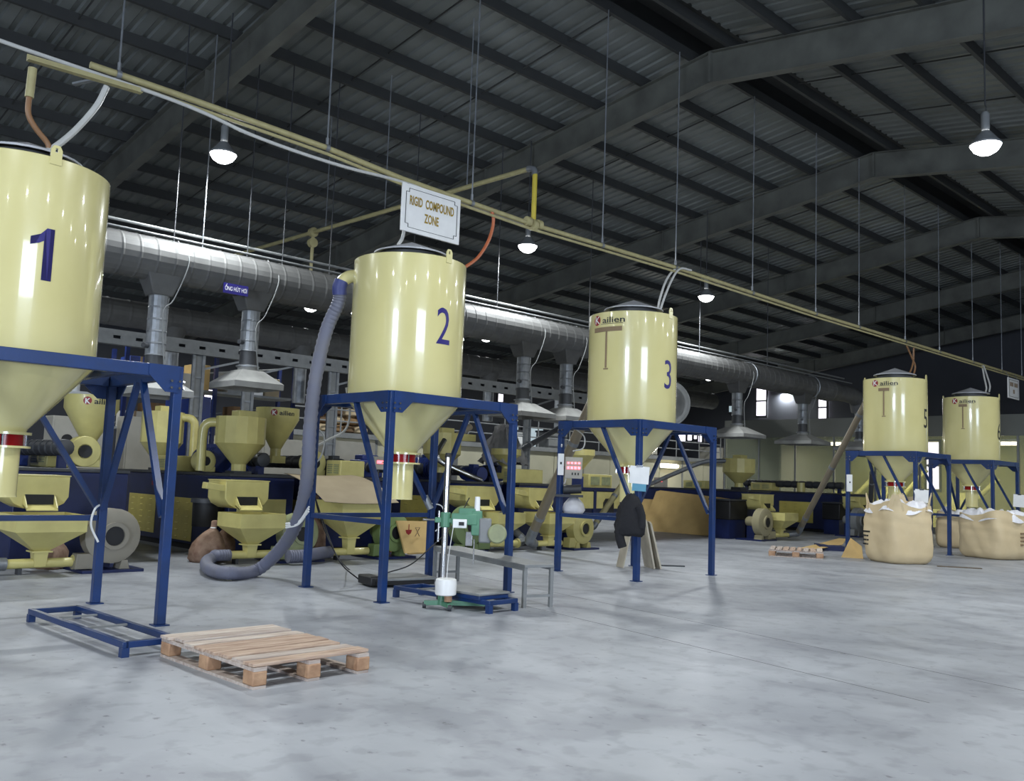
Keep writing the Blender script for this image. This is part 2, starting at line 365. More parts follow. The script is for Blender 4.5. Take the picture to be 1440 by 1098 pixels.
def winY(l, r, t, b, bars=0, mt=WINM):
    p, q = AT(l, t, Y1), AT(r, b, Y1); window(Y1, (p.x, q.x), (q.z, p.z), 'Y', mt, bars)
winX(1065, 1078, 543, 585, 1); winX(1152, 1163, 557, 589, 1); winX(1026, 1032, 570, 580, 0, WIND)
winX(954, 965, 605, 621, 0); winX(968, 974, 605, 620, 0); winX(977, 981, 605, 618, 0); winX(983, 988, 605, 622, 0)
winY(700, 706, 540, 566, 1); winY(287, 301, 546, 563, 1); winY(150, 157, 545, 560, 0)
winY(703, 727, 596, 628, 0, WIND); winY(735, 762, 600, 630, 0, WIND)
winX(1040, 1060, 622, 650, 0, WIND)
winXR = AX(1303, 590, X1 - .35), AX(1321, 655, X1 - .35)
window(X1 - .32, (winXR[1].y, winXR[0].y), (1.7, 3.9), 'X', WINM, 1)
# ------------------------------------------------------------------ low cream partition with a grey ledge, in the middle of the hall
lp = S('wall_inner'); PYL = 27.4
for i in range(16):
    x = 12.0 + i * 1.9
    P('wall_panel', M().box(x + .02, x + 1.88, PYL, PYL + .08, .1, 2.72), CREAM, lp, bev=.01)
    if i % 2 == 0: P('wall_post', M().box(x - .05, x + .05, PYL - .03, PYL + .1, 0, 2.72), GREY, lp)
P('ledge', M().box(11.9, 42.5, PYL - .15, PYL + 1.6, 2.72, 2.9), GREY, lp)
# ------------------------------------------------------------------ glazed room at the far end
XP = 36
gp = S('wall_glazed')
P('band_panel', M().box(XP - .05, XP + .1, 3, 23.2, 3.72, 4.5), BANDM, gp)
P('sill_beam', M().box(XP - .04, XP + .06, 3, 23.2, 0, .25), BANDM, gp)
yy = 23.2; panes = 0
while yy > 4:
    y2 = yy - 1.75
    P('glass_pane', M().box(XP - .005, XP + .005, y2 + .03, yy - .03, .25, 3.72), GLASS, gp)
    P('mullion', M().box(XP - .04, XP + .05, yy - .035, yy + .035, .25, 3.72), GREY, gp); yy = y2
P('room_roof', M().box(XP, X1, 3, 23.2, 4.4, 4.5), BANDM, gp)
P('room_side', M().box(XP, X1, 23.1, 23.2, 0, 4.5), CREAM, gp); P('room_side', M().box(XP, X1, 3, 3.1, 0, 4.5), CREAM, gp)
P('room_back', M().box(X1 - .3, X1 - .2, 3, 20.4, 0, 4.5), GREENIN, gp)
P('added_dark_screen', M().box(XP + .05, X1 - .2, 20.4, 20.5, 0, 4.5), BANDM, gp)  # added wall that keeps the room light off the left bays
P('added_dark_back', M().box(X1 - .3, X1 - .2, 20.5, 23.1, 0, 4.5), BANDM, gp)  # added grey backing behind the bays kept dark
for k, (x, y, z, sx, sy, sz) in enumerate(((39.5, 19.3, 0, 1.6, 1.8, 1.5), (39.5, 17.0, 0, 1.6, 1.6, 1.9), (39.5, 14.2, 0, 1.6, 1.8, 1.6), (39.5, 11.2, 0, 1.6, 1.6, 1.4))):
    t = T('glass_room_machine', ['yellow-green cabinet machine behind the glass, nearest the dark inner corner', 'tall yellow-green machine with slanted pipe behind the glass partition',
        'yellow-green machine behind the glass and behind silo five', 'low yellow-green machine behind the glass beside silo six'][k], 'machine', (x, y, 0))
    P('cabinet', M().box(x - sx / 2, x + sx / 2, y - sy / 2, y + sy / 2, .05, sz * .55), GREENIN, t, bev=.03)
    P('hood', M().frust((x - .5, x + .5, y - .5, y + .5), sz * .55, (x - .3, x + .3, y - .3, y + .3), sz), GREENIN, t)
    P('chute_pipe', M().cyl((x - .2, y - .3, sz * .6), (x - .2, y - 1.5, sz + .6), .1), GREENIN, t)
for y in (18.9, 16.2, 12):
    t = T('glass_room_lamp', {18.9: 'dim white lamp under the glazed room roof, farthest left of the three', 16.2: 'bright lamp glowing at the top of the glazed room left of silo five',
        12: 'white lamp in the glazed room between silos five and six'}[y], 'lamp', (37.2, y, 3.6))
    P('lamp_body', M().box(37.0, 37.4, y - .7, y + .7, 3.56, 3.66), WHT, t); P('lamp_tube', M().cyl((37.2, y - .65, 3.5), (37.2, y + .65, 3.5), .07), TUBEL, t); P('hanger_rod', M().cyl((37.2, y, 3.66), (37.2, y, 4.4), .015), GREY, t)
    area('room_lamp', (37.2, y, 3.4), .3, 1.3, {18.9: 90, 16.2: 260, 12: 200}[y], (1, .93, .68), (37.6, y, 0))
# ================================================================== HIGH BAY LAMPS
def lamp_parts(t, top):
    P('lens', M().lathe([(.0, -.15), (.09, -.135), (.16, -.09), (.2, -.03), (.21, .0), (.21, .012), (0, .012)], n=20, cap=False), LENS, t)
    P('reflector', M().lathe([(.215, -.005), (.22, .02), (.18, .06), (.07, .2), (.065, .2), (.17, .055), (.21, .02)], n=20, cap=False), GREY, t)
    P('ballast_box', M().lathe([(.05, .2), (.06, .24), (.06, .46), (.04, .5)], n=14), GREY, t)
    P('hook', M().tube([(0, 0, .5), (.04, 0, .53), (.04, 0, .58), (0, 0, .61)], .008, 6), DGREY, t)
    P('hanger_rod', M().cyl((0, 0, .6), (0, 0, top), .012, n=6), DGREY, t)
LAMPZ = 6.6
lamp_px = [((314, 217), 'round white high bay lamp hanging left above tank one and the sagging white hose'), ((742, 346), 'round white high bay lamp just below the pipe joint right of the white sign'),
  ((993, 417), 'round white high bay lamp above and right of tank three, under the yellow pipes'), ((1386, 204), 'large bright high bay lamp hanging alone over the open floor side of the hall'),
  ((437, 432), 'high bay lamp seen under the big duct beside the blue-grey hose'), ((684, 475), 'high bay lamp seen under the big duct right of tank two'),
  ((997, 531), 'small far high bay lamp right of tank three, behind the duct drop'), ((1104, 549), 'farthest small high bay lamp, between the two last duct drops')]
spots = []
for (px, py), lab in lamp_px:
    p = FL(px, py, LAMPZ); spots.append((p.x, p.y, lab))
for x in (-7, -.3, 6.6, 20.5, 27.5): spots.append((x, 4.5, None))
for x in (-14, -7, -.3, 6.6, 13.6, 20.5, 27.5): spots.append((x, -5.2, None))
for x in (-7, -.3): spots.append((x, 13.7, None))
for x in (-.3, 7.3, 29): spots.append((x, 24, None))
proto = None
for x, y, lab in spots:
    top = zroof(y, ZF + RD) - LAMPZ
    t = T('high_bay_lamp', lab or 'round white high bay lamp hanging from the roof', 'lamp', (x, y, LAMPZ), local=True, group='high bay lamps under the roof')
    if not lab: t['label'] = 'round white high bay lamp in the part of the hall outside the photograph'
    lamp_parts(t, top)
    a = area('high_bay_light', (x, y, LAMPZ - .17), .42, .42, LAMP_W, LAMP_COL, (x, y, 0), 'DISK')
# ================================================================== SILOS ON BLUE STANDS
HX, HY, ZT = 1.02, .83, 2.5      # half sizes of the stand, top of the beams
FRONT, LEFT = R(270), R(180)
def silo(cx, cy, num, label, numword, gauge=0, logo=False, elbow=False, rails=True, inkm=INK, ox=-.2):
    t = T('storage_silo', label, 'silo', (cx, cy, 0), group='numbered yellow silos on blue stands', local=True)
    r = .75
    body = P('barrel', M().lathe([(.0, 4.285), (r - .03, 4.27), (r - .008, 4.302), (r, 4.295), (r, 2.45), (r - .004, 2.44)], n=64, cap=False), YEL, t)
    P('cone', M().lathe([(r - .004, 2.445), (.21, 1.82), (.2, 1.79)], n=64, cap=False), YEL, t)
    P('outlet_pipe', M().lathe([(.165, 1.66), (.165, 1.2), (.17, 1.18), (.155, 1.18), (.15, 1.6)], n=28, cap=False), YEL, t)
    P('upper_flange', M().lathe([(.0, 1.79), (.25, 1.79), (.25, 1.765), (0, 1.765)], n=28, cap=False), YEL, t)
    P('lower_flange', M().lathe([(.0, 1.66), (.25, 1.66), (.25, 1.64), (0, 1.64)], n=28, cap=False), YEL, t)
    P('sight_glass', M().lathe([(.185, 1.765), (.185, 1.66)], n=24, cap=False), RED, t, label='red sight glass between the flanges')
    m = M()
    for k in range(6): a = k * pi / 3 + .3; m.cyl((.225 * cos(a), .225 * sin(a), 1.64), (.225 * cos(a), .225 * sin(a), 1.79), .012, n=6)
    P('flange_bolts', m, STL, t, kind='stuff')
    P('lid_neck', M().lathe([(.42, 4.27), (.42, 4.42), (.39, 4.42), (.39, 4.27)], n=28, cap=False), DGREY, t)
    P('lid', M().lathe([(.0, 4.62), (.5, 4.44), (.5, 4.42), (.0, 4.58)], n=28, cap=False), LIDM, t, label='shallow grey conical lid')
    for a in (R(273), R(93)):
        l = M().prism([(-.05, 4.23), (.05, 4.23), (.05, 4.37), (.03, 4.405), (.012, 4.41), (.012, 4.345), (-.012, 4.345), (-.012, 4.41), (-.03, 4.405), (-.05, 4.37)], .0, .012, 'Y')
        l.add(*(lambda q: (q.v, q.f))(M().box(-.012, .012, 0, .012, 4.385, 4.41)))
        l.move(Matrix.Rotation(a + pi / 2, 4, 'Z') @ Matrix.Translation((0, -(r + .01), 0)))
        P('lifting_lug', l, YEL, t)
    gl = txt(num, .49, sx=.74, bold=.0) if num != '1' else M().prism([(.0, 0), (.085, 0), (.085, .48), (.02, .48), (-.03, .42), (-.11, .385), (-.11, .31), (-.04, .335), (.0, .36)], 0, .0005, 'Y')
    n = P('painted_number', wrap(gl, FRONT, r + .003, {'1': 3.15, '2': 3.17, '3': 3.06}.get(num, 3.1)), inkm, t, label='painted number ' + numword)
    if logo:
        k = wrap(txt('ailien', .1, sx=1.5, bold=.015), LEFT + .22, r + .003, 4.115); P('logo_lettering', k, INKB, t)
        ld_ = P('logo_disc', wrap(M().add([(.085 * cos(a * pi / 10), 0, .085 * sin(a * pi / 10)) for a in range(20)], [tuple(range(20))]), LEFT - .24, r + .002, 4.17), INKR, t, label='dark red disc of the logo')
        P('logo_initial', wrap(txt('K', .125, sx=1.1, bold=.01), LEFT - .235, r + .004, 4.115), WHT, ld_)
        P('logo_underline', arcplate(LEFT + .17, r + .001, .42, 4.095, 4.103, t=.002), INKB, t)
    if gauge:
        gw = {1: .56, 2: .26, 3: .22}[gauge]; gz = 3.97 if gauge != 3 else 4.0
        P('level_bar', arcplate(LEFT + .06, r, gw, gz, gz + .075, t=.012), INKBR, t, label='brown crossbar of the level mark')
        P('level_slot', arcplate(LEFT + .06, r, .03, gz - .6, gz, 2, .01), INKBR, t)
        P('level_foot', arcplate(LEFT + .06, r, .09, gz - .63, gz - .61, 2, .01), INKBR, t)
    if elbow:
        p0 = V((-.5, .32, 4.1)); tg = V((-.8, .6, 0))
        pts = [p0, p0 + tg * .12, p0 + tg * .22 + V((0, 0, -.02)), p0 + tg * .3 + V((0, 0, -.09)), p0 + tg * .33 + V((0, 0, -.18))]
        P('inlet_elbow', M().tube(spline(pts, 5), .085, 16), YEL, t)
    for o in t.children: o.location.x = ox
    # ---- stand
    lw = .085
    for sx in (-1, 1):
        for sy in (-1, 1):
            x, y = sx * HX, sy * HY
            P('leg', M().box(x - lw / 2, x + lw / 2, y - lw / 2, y + lw / 2, .012, ZT), BLU, t, bev=.006)
            P('foot_plate', M().box(x - .07, x + .07, y - .07, y + .07, 0, .012), BLU, t)
            g = M()
            g.prism([(x, ZT), (x - sx * .3, ZT), (x - sx * .3, ZT - .1), (x - sx * .13, ZT - .26), (x, ZT - .26)], y + sy * (lw / 2 + .001), y + sy * (lw / 2 + .012), 'Y')
            P('gusset_plate', g, BLU, t)
            g = M().prism([(y, ZT), (y - sy * .3, ZT), (y - sy * .3, ZT - .1), (y - sy * .13, ZT - .26), (y, ZT - .26)], x + sx * (lw / 2 + .001), x + sx * (lw / 2 + .012), 'X')
            P('gusset_plate', g, BLU, t)
            b = M()
            for dz in (.15, .215):
                for d in (-.0, ):
                    b.cyl((x, y + sy * .06, ZT - dz), (x, y + sy * .075, ZT - dz), .013, n=8); b.cyl((x + sx * .06, y, ZT - dz), (x + sx * .075, y, ZT - dz), .013, n=8)
                    b.cyl((x - sx * .08, y + sy * .06, ZT - dz), (x - sx * .08, y + sy * .075, ZT - dz), .013, n=8); b.cyl((x + sx * .06, y - sy * .08, ZT - dz), (x + sx * .075, y - sy * .08, ZT - dz), .013, n=8)
            P('bolts', b, STL, t, kind='stuff')
    for sy in (-1, 1):
        P('top_beam', M().box(-HX + .05, HX - .05, sy * HY - .045, sy * HY + .045, ZT - .12, ZT), BLU, t, bev=.006)
    for sx in (-1, 1):
        P('top_beam', M().box(sx * HX - .045, sx * HX + .045, -HY + .05, HY - .05, ZT - .12, ZT), BLU, t, bev=.006)
        P('carrier_beam', M().box(sx * .55 - .04, sx * .55 + .04, -HY + .045, HY - .045, ZT - .11, ZT - .005), BLU, t)
    zb = .98
    def brace(p, q): P('brace', M().bar(p, q, .062, .05), BLU, t)
    for sx in (-1, 1):
        x = sx * (HX - .02)
        for sy in ((-1, 1) if sx > 0 else (-1,)): brace((x, sy * .06, ZT - .1), (x, sy * (HY - .06), zb + .05))
    y = HY - .02
    for sx in (1,): brace((sx * .06, y, ZT - .1), (sx * (HX - .06), y, zb + .05))
    if rails:
        P('lower_rail', M().bar((-HX, -HY + .05, zb - .05), (-HX, HY - .05, zb - .05), .05, .06), BLU, t)
        P('lower_rail', M().bar((-HX + .05, HY, zb - .05), (HX - .05, HY, zb - .05), .05, .06), BLU, t)
    return t
SILOS = {1: (2.74, 9.42), 2: (7.52, 9.65), 3: (12.33, 9.67), 5: (22.87, 9.7), 6: (28.02, 9.7)}
silo(*SILOS[1], '1', 'yellow silo painted with number 1 on a blue steel stand', 'one', ox=-.25).scale.z = .985
silo(*SILOS[2], '2', 'yellow silo painted 2, with a hose elbow, on a blue stand', 'two', elbow=True)
silo(*SILOS[3], '3', 'yellow silo painted 3 with a brown T level mark on a blue stand', 'three', gauge=1, logo=True)
silo(*SILOS[5], '5', 'yellow silo painted 5 on a blue stand behind the tall bulk bag', 'five', gauge=2, logo=True, inkm=INKB)
silo(*SILOS[6], '6', 'yellow silo painted 6, the last one in the row, on a blue stand', 'six', gauge=3, logo=True, inkm=INKB)
# ================================================================== OVERHEAD PIPE ALONG THE SILO ROW
PY, PZ = 9.77, 5.45
t = T('overhead_pipe', 'long yellow twin pipe hung on rods above the row of silos', 'pipe', (3, PY, PZ))
pp = [AT(*q, PY) for q in ((127, 91), (250, 133), (460, 208), (565, 251), (747, 315), (950, 376), (1147, 441), (1300, 488), (1437, 530))] + [V((42, PY, PZ))]
P('main_pipe', M().tube(pp, .036, 12), YELP, t)
P('second_pipe', M().tube([q + V((.5 if k == 0 else 0, -.02, -.085)) for k, q in enumerate(pp)], .021, 10), YELP, t)
def pz(x):
    for a_, b_ in zip(pp[:-1], pp[1:]):
        if a_.x <= x <= b_.x: return a_.z + (b_.z - a_.z) * (x - a_.x) / (b_.x - a_.x)
    return PZ
for px, py in ((167, 103), (460, 208), (664, 273), (847, 341), (950, 375), (1058, 412), (1147, 441), (1208, 460), (1273, 480), (1321, 494), (1368, 509), (1409, 521), (1437, 530)):
    x = AT(px, py, PY).x; zt = zroof(PY, ZF + RD); hz_ = pz(x)
    P('hanger_rod', M().cyl((x, PY, hz_ + .05), (x, PY, zt), .011, n=6), GALV, t)
    P('pipe_clip', M().lathe([(.046, -.025), (.046, .025), (.037, .025), (.037, -.025)], (x, PY, hz_), 12, 'X', cap=False).cyl((x, PY, hz_ + .04), (x, PY, hz_ + .13), .02, n=8), GALV, t, label='grey hanging clip')
xj = AT(750, 315, PY).x
for k, (dx, dz, rr) in enumerate(((-.12, 0, .075), (0, -.03, .09), (.12, .0, .075))): P('coupling', M().lathe([(.05, -.05), (rr, -.04), (rr, .04), (.05, .05)], (xj + dx, PY, PZ + dz), 12, 'X'), YELP, t, label='rusty pipe coupling')
t = T('branch_pipe', 'yellow pipe rising from the joint and crossing over to the duct side', 'pipe', (xj, PY, PZ))
P('riser', M().cyl((xj, PY, PZ + .05), (xj, PY, 6.24), .04, n=12), mat('bright_pipe_yellow', (204, 184, 66), .4), t)
P('elbow', M().tube(spline([(xj, PY, 6.22), (xj, PY + .02, 6.3), (xj, PY + .1, 6.34), (xj, PY + .16, 6.345)], 4), .05, 12), GALV, t)
P('cross_pipe', M().cyl((xj, PY + .14, 6.345), (xj, 19.8, 6.45), .04, n=12), YELP, t)
for px in (655, 541, 459): 
    d = ray(px, 300); y = xj * d.y / d.x
    if y > PY: P('hanger_rod', M().cyl((xj, y, 6.4), (xj, y, zroof(y, ZF + RD)), .011, n=6), GALV, t)
p = V((xj, 16.2, 6.2))
for dz in (0, -.22): P('coupling', M().lathe([(.04, -.06), (.1, -.05), (.1, .05), (.04, .06)], (xj, 16.2, 6.41 + dz), 12, 'Y'), YELP, t)
P('drop_stub', M().cyl((xj, 16.2, 6.35), (xj, 16.2, 5.6), .035), YELP, t)
# the unfinished left end: strut rail, short drop pipe
t = T('strut_rail', 'yellow angle rail with cross brackets hanging below the open pipe end', 'rail', AT(40, 90, PY - .05))
a, b = AT(37, 86, PY - .1), AT(197, 133, PY - .1)
P('angle_rail', M().angle(a, b, .075, a=(0, -1, 0), b=(0, 0, 1)), YELP, t)
for px, py in ((132, 112), (188, 128)):
    q = AT(px, py, PY - .1); P('bracket', M().bar(q, (q.x - .15, PY + .05, pz(q.x - .15) - .04), .05, .02), GALV, t)
q = AT(46, 96, PY - .1); q2 = AT(41, 137, PY - .1)
P('drop_pipe', M().cyl(q, q2, .042, n=12), YELP, t)
def hose(name, pts, r, m, label, cat='hose', k=6, n=10):
    o = P(name, M().tube(spline(pts, k), r, n), m); return tag(o, label, cat)
hose('brown_hose', [AT(41, 134, PY - .1), AT(40, 160, PY - .1), AT(50, 180, PY - .1), AT(66, 200, PY - .1), AT(70, 212, PY - .1)], .028, BRN, 'thin brown hose from the short drop pipe to the top of silo one')
hose('white_air_hose', [AT(150, 122, PY - .1), AT(135, 150, PY - .1), AT(105, 184, PY - .1), AT(75, 208, PY - .1), AT(54, 217, PY - .1)], .032, WHO, 'white air hose slanting from the rail down to silo one')
hose('long_white_hose', [AT(-40, 40, PY - .06), AT(0, 57, PY - .06), AT(125, 100, PY - .08), AT(230, 136, PY - .07), AT(290, 160, PY - .07), AT(350, 188, PY - .07), AT(420, 214, PY - .07), AT(490, 236, PY - .07), AT(560, 254, PY - .03), AT(650, 284, PY + .06), AT(745, 318, PY + .07)], .021, WHO, 'long white hose sagging along under the overhead pipe left of the sign')
hose('white_air_hose', [AT(573, 255, PY + .1), AT(568, 325, PY + .1), AT(560, 345, PY + .1), AT(554, 362, PY + .1)], .024, WHO, 'short white hose behind the sign dropping into silo two')
hose('orange_air_hose', [AT(690, 292, PY), AT(694, 310, PY), AT(688, 336, PY), AT(672, 362, PY), AT(650, 378, PY), AT(640, 384, PY)], .024, ORG, 'orange hose curving from the overhead pipe to the top of silo two')
hose('tan_air_hose', [AT(975, 384, PY), AT(952, 378, PY), AT(938, 392, PY), AT(928, 420, PY), AT(924, 444, PY)], .02, WHO, 'looped tan hose from the pipe to silo three, left strand of two')
hose('tan_air_hose', [AT(972, 380, PY - .05), AT(956, 378, PY - .05), AT(944, 395, PY - .05), AT(932, 425, PY - .05), AT(926, 445, PY - .05)], .02, WHO, 'looped tan hose from the pipe to silo three, right strand of two')
hose('tan_air_hose', [AT(1275, 486, PY), AT(1282, 502, PY), AT(1287, 515, PY), AT(1284, 530, PY)], .022, BRN, 'thin brownish hose dropping to the middle of silo five lid')
hose('tan_air_hose', [AT(1285, 489, PY), AT(1284, 510, PY), AT(1278, 526, PY), AT(1270, 528, PY)], .022, BRN, 'thin brownish hose crossing over to the right of silo five lid')
hose('white_air_hose', [AT(1381, 514, PY), AT(1384, 530, PY), AT(1387, 545, PY), AT(1386, 551, PY)], .024, WHO, 'thin white hose dropping from the pipe to silo six, left strand')
hose('white_air_hose', [AT(1383, 514, PY - .05), AT(1388, 528, PY - .05), AT(1392, 542, PY - .05), AT(1391, 551, PY - .05)], .024, WHO, 'thin white hose dropping from the pipe to silo six, right strand')
# ================================================================== SIGNS
def frame_strip(m, x0, x1, z0, z1, y, w):
    for a in ((x0, x1, z0, z0 + w), (x0, x1, z1 - w, z1), (x0, x0 + w, z0, z1), (x1 - w, x1, z0, z1)): m.box(a[0], a[1], y - .003, y, a[2], a[3])
    return m
sy = 9.64; sx0, sx1, sz0, sz1 = 7.12, 8.14, 4.75, 5.405
t = T('zone_sign', 'white hanging sign with gold letters RIGID COMPOUND ZONE under the overhead pipe', 'sign', ((sx0 + sx1) / 2, sy, sz0))
P('board', M().box(sx0, sx1, sy, sy + .03, sz0, sz1), WHT, t, bev=.004)
def chamf(k, c): a, b, e, f = sx0 + k, sx1 - k, sz0 + k, sz1 - k; return [(a + c, e), (b - c, e), (b - c, e + c), (b, e + c), (b, f - c), (b - c, f - c), (b - c, f), (a + c, f), (a + c, f - c), (a, f - c), (a, e + c), (a + c, e + c)]
m = M(); pl = [(x, sy - .003, z) for x, z in chamf(.06, .05)]
for i in range(12): m.bar(pl[i], pl[(i + 1) % 12], .008, .004)
P('border_line', m, INKB, t)
def place(m, x, y, z): return m.move(Matrix.Translation((x, y, z)))
cxs = (sx0 + sx1) / 2
P('lettering', place(txt('RIGID  COMPOUND', .125, sx=.5, bold=.03), cxs, sy - .004, 5.13), GOLD, t)
P('lettering', place(txt('ZONE', .125, sx=.52, bold=.03), cxs, sy - .004, 4.93), GOLD, t)
for x in (sx0 + .1, sx1 - .1): P('sign_hook', M().cyl((x, sy + .015, sz1), (x, PY - .03, PZ - .02), .01, n=6), GALV, t)
sx0, sx1, sz0, sz1 = 30.87, 31.88, 4.6, 5.24
t = T('zone_sign', 'small white sign with brown lettering hanging right of silo six', 'sign', (31.3, sy, sz0))
P('board', M().box(sx0, sx1, sy, sy + .03, sz0, sz1), WHT, t)
P('border_line', frame_strip(M(), sx0 + .08, sx1 - .08, sz0 + .05, sz1 - .05, sy - .001, .012), INKB, t)
m = M()
for x0, n, z in ((31.02, 6, 4.98), (31.42, 6, 4.98), (31.3, 3, 4.76)):
    for i in range(n): m.box(x0 + i * .055, x0 + i * .055 + .035, sy - .004, sy, z, z + .13)
P('print', m, INKBR, t, kind='stuff')
for x in (sx0 + .1, sx1 - .1): P('sign_hook', M().cyl((x, sy + .015, sz1), (x, PY - .03, PZ - .02), .01, n=6), GALV, t)
# ================================================================== EXHAUST DUCTS AND HOODS
DY, DZ, DR = 14.5, 4.82, .35
def spiral(m, p, q, r, pitch, n=20, h=.008):
    p, q = V(p), V(q); L = (q - p).length; k = int(L / pitch); pts = []; rs = []
    for i in range(k):
        for f, dr in ((0, h), (.1, 0), (.9, 0), (.999, h)):
            pts.append(p + (q - p) * ((i + f) / k)); rs.append(r + dr)
    return m.tube(pts, rs, n)
t = T('exhaust_duct', 'long large grey spiral duct running above the machines, nearer of two', 'duct', (3, DY, DZ))
P('duct_tube', spiral(M(), (-1, DY, DZ), (28.6, DY, DZ), DR, .28, 24), GALVD, t, flat=True)
P('reducer', M().cyl((28.6, DY, DZ), (29.2, DY, DZ), DR + .01, DR * .8, 24), GALVD, t)
P('duct_tube', M().tube(spline([(29.2, DY, DZ), (30.2, DY, DZ), (30.75, DY, DZ - .12), (30.95, DY, DZ - .5)], 6), DR * .8, 24), GALVD, t)
for x in (19.5, 23.6, 27.4): P('joint_ring', M().lathe([(DR + .01, -.03), (DR + .03, -.02), (DR + .03, .02), (DR + .01, .03)], (x, DY, DZ), 24, 'X', cap=False), GALV, t)
for px in (240, 281, 345, 395, 462, 580, 700, 830, 985, 1080): 
    x = AT(px, 400, DY).x; P('hanger_rod', M().cyl((x, DY, DZ + DR), (x, DY, zroof(DY, ZF + RD)), .011, n=6), GALV if px == 281 else DGREY, t)
P('service_pipe', M().cyl((-1, DY + .1, DZ + DR + .2), (30, DY + .1, DZ + DR + .2), .026, n=8), GREY, t)
P('service_conduit', M().cyl((-1, DY - .18, DZ + DR + .02), (30, DY - .18, DZ + DR + .02), .018, n=8), GREY, t)
hood_lab = ['grey exhaust hood hidden behind the blue beam of silo one, with its duct drop', 'grey pyramid exhaust hood above the double cyclone bins, under the blue duct label', 'grey exhaust hood right of silo two, left of a close pair',
  'grey exhaust hood partly hidden by silo three, right of a close pair', 'grey exhaust hood right of silo three above the small yellow bin', 'grey exhaust hood left of silo five in front of the glazed room', 'grey exhaust hood half hidden behind silo five']
def hood(x, lab, hz=2.98, hw=.62):
    t = T('exhaust_hood', lab, 'hood', (x, DY, hz), group='exhaust hoods below the duct')
    zt = DZ - DR + .1
    P('duct_tap', M().frust((x - .34, x + .34, DY - .26, DY + .26), zt + .12, (x - .165, x + .165, DY - .165, DY + .165), zt - .34), GALVD, t, bev=.02)
    P('drop_duct', spiral(M(), (x, DY, zt - .34), (x, DY, hz + .66), .155, .17, 18, .006), GALV, t, flat=True)
    P("damper_section", M().cyl((x, DY, hz + .66), (x, DY, hz + .4), .15, n=18), DGREY, t)
    P('damper_ring', M().lathe([(.15, 0), (.2, -.02), (.2, -.04), (.15, -.04)], (x, DY, hz + .42), 18, cap=False), GALV, t)
    P('hood_neck', M().cyl((x, DY, hz + .4), (x, DY, hz + .26), .17, n=18), HOODM, t)
    P('hood_skirt', M().frust((x - hw, x + hw, DY - hw, DY + hw), hz + .1, (x - .2, x + .2, DY - .2, DY + .2), hz + .32).frust((x - hw, x + hw, DY - hw, DY + hw), hz, (x - hw, x + hw, DY - hw, DY + hw), hz + .1, cap=False), HOODM, t, flat=True)
    P('damper_knob', M().cyl((x - .15, DY - .05, hz + .8), (x - .24, DY - .1, hz + .8), .04, n=10), DGREY, t)
    P('cable', M().tube(spline([(x + .2, DY - .1, DZ + DR), (x + .3, DY - .36, DZ), (x + .12, DY - .3, zt - .4), (x - .02, DY - .25, 3.9), (x + .1, DY - .2, hz + .3)], 5), .01, 6), GREY, t)
for x, lab, hw in zip((5.95, 7.58, 14.3, 15.72, 23.1, 26.95, 30.95), hood_lab, (.48, .46, .54, .52, .6, .64, .64)): hood(x, lab, 2.6 if x < 7 else 2.87 if x < 20 else 2.92, hw)
p = AT(332, 407, 14.05)
t = T('duct_label', 'small dark blue label plate with white writing on the duct', 'sign', (p.x, 14.05, p.z))
P('plate', M().box(p.x - .22, p.x + .22, 14.05, 14.07, p.z - .085, p.z + .085), INK, t)
P('lettering', place(txt('ỐNG HÚT HƠI', .07, sx=.62, bold=.01), p.x, 14.047, p.z - .035), WHT, t)
Y2, Z2 = 22.6, 5.2
t = T('exhaust_duct', 'second grey spiral duct far behind, lower in view than the first', 'duct', (10, Y2, Z2))
P('duct_tube', spiral(M(), (4, Y2, Z2), (34, Y2, Z2), .34, .5, 20, .01), GALVD, t, flat=True)
for px in (243, 425, 690, 790):
    x = AT(px, 470, Y2).x
    P('drop_tap', M().cyl((x, Y2, Z2 - .2), (x, Y2, Z2 - .75), .34, .19, 16), GALVD, t); P('drop_duct', M().cyl((x, Y2, Z2 - .75), (x, Y2, 3.4), .18, n=16), GALV, t)
# ================================================================== PERFORATED CABLE BEAM AND LATTICE POSTS
BY, BZ = 20.6, 4.32
t = T('perforated_beam', 'pale slotted steel beam crossing behind the duct drops on lattice posts', 'beam', (10, BY, 0))
m = M(); x = 6.5; n = 0
m.box(6.5, 26, BY, BY + .02, BZ + .035, BZ + .15).box(6.5, 26, BY, BY + .02, BZ - .15, BZ - .035)
while x < 26: m.box(x + .16, x + .5, BY, BY + .02, BZ - .036, BZ + .036); x += .5
P('slotted_web', m, GREY, t, flat=True, kind='stuff'); P('beam_flange', M().box(6.5, 26, BY, BY + .18, BZ + .15, BZ + .165), GREY, t); P('beam_flange', M().box(6.5, 26, BY, BY + .18, BZ - .165, BZ - .15), GREY, t)
P('beam_back', M().box(6.5, 26, BY + .16, BY + .18, BZ - .15, BZ + .15), DGREY, t)
for px in (278, 350, 470, 745):
    x = AT(px, 560, BY).x
    for dx in (-.12, .12): P('post_chord', M().bar((x + dx, BY + .08, 0), (x + dx, BY + .08, BZ - .16), .07, .06), GALV, t)
    P('post_web', M().box(x - .09, x + .09, BY + .09, BY + .1, 0, BZ - .16), GREY, t)
    m = M()
    for k in range(8): z = .4 + k * .46; m.bar((x - .14, BY + .08, z), (x + .14, BY + .08, z), .03, .04)
    P('post_lacing', m, GALV, t, kind='stuff'); P('knee_brace', M().bar((x + .1, BY + .08, BZ - .5), (x + 1.2, BY + .08, BZ - .16), .05), GALV, t)
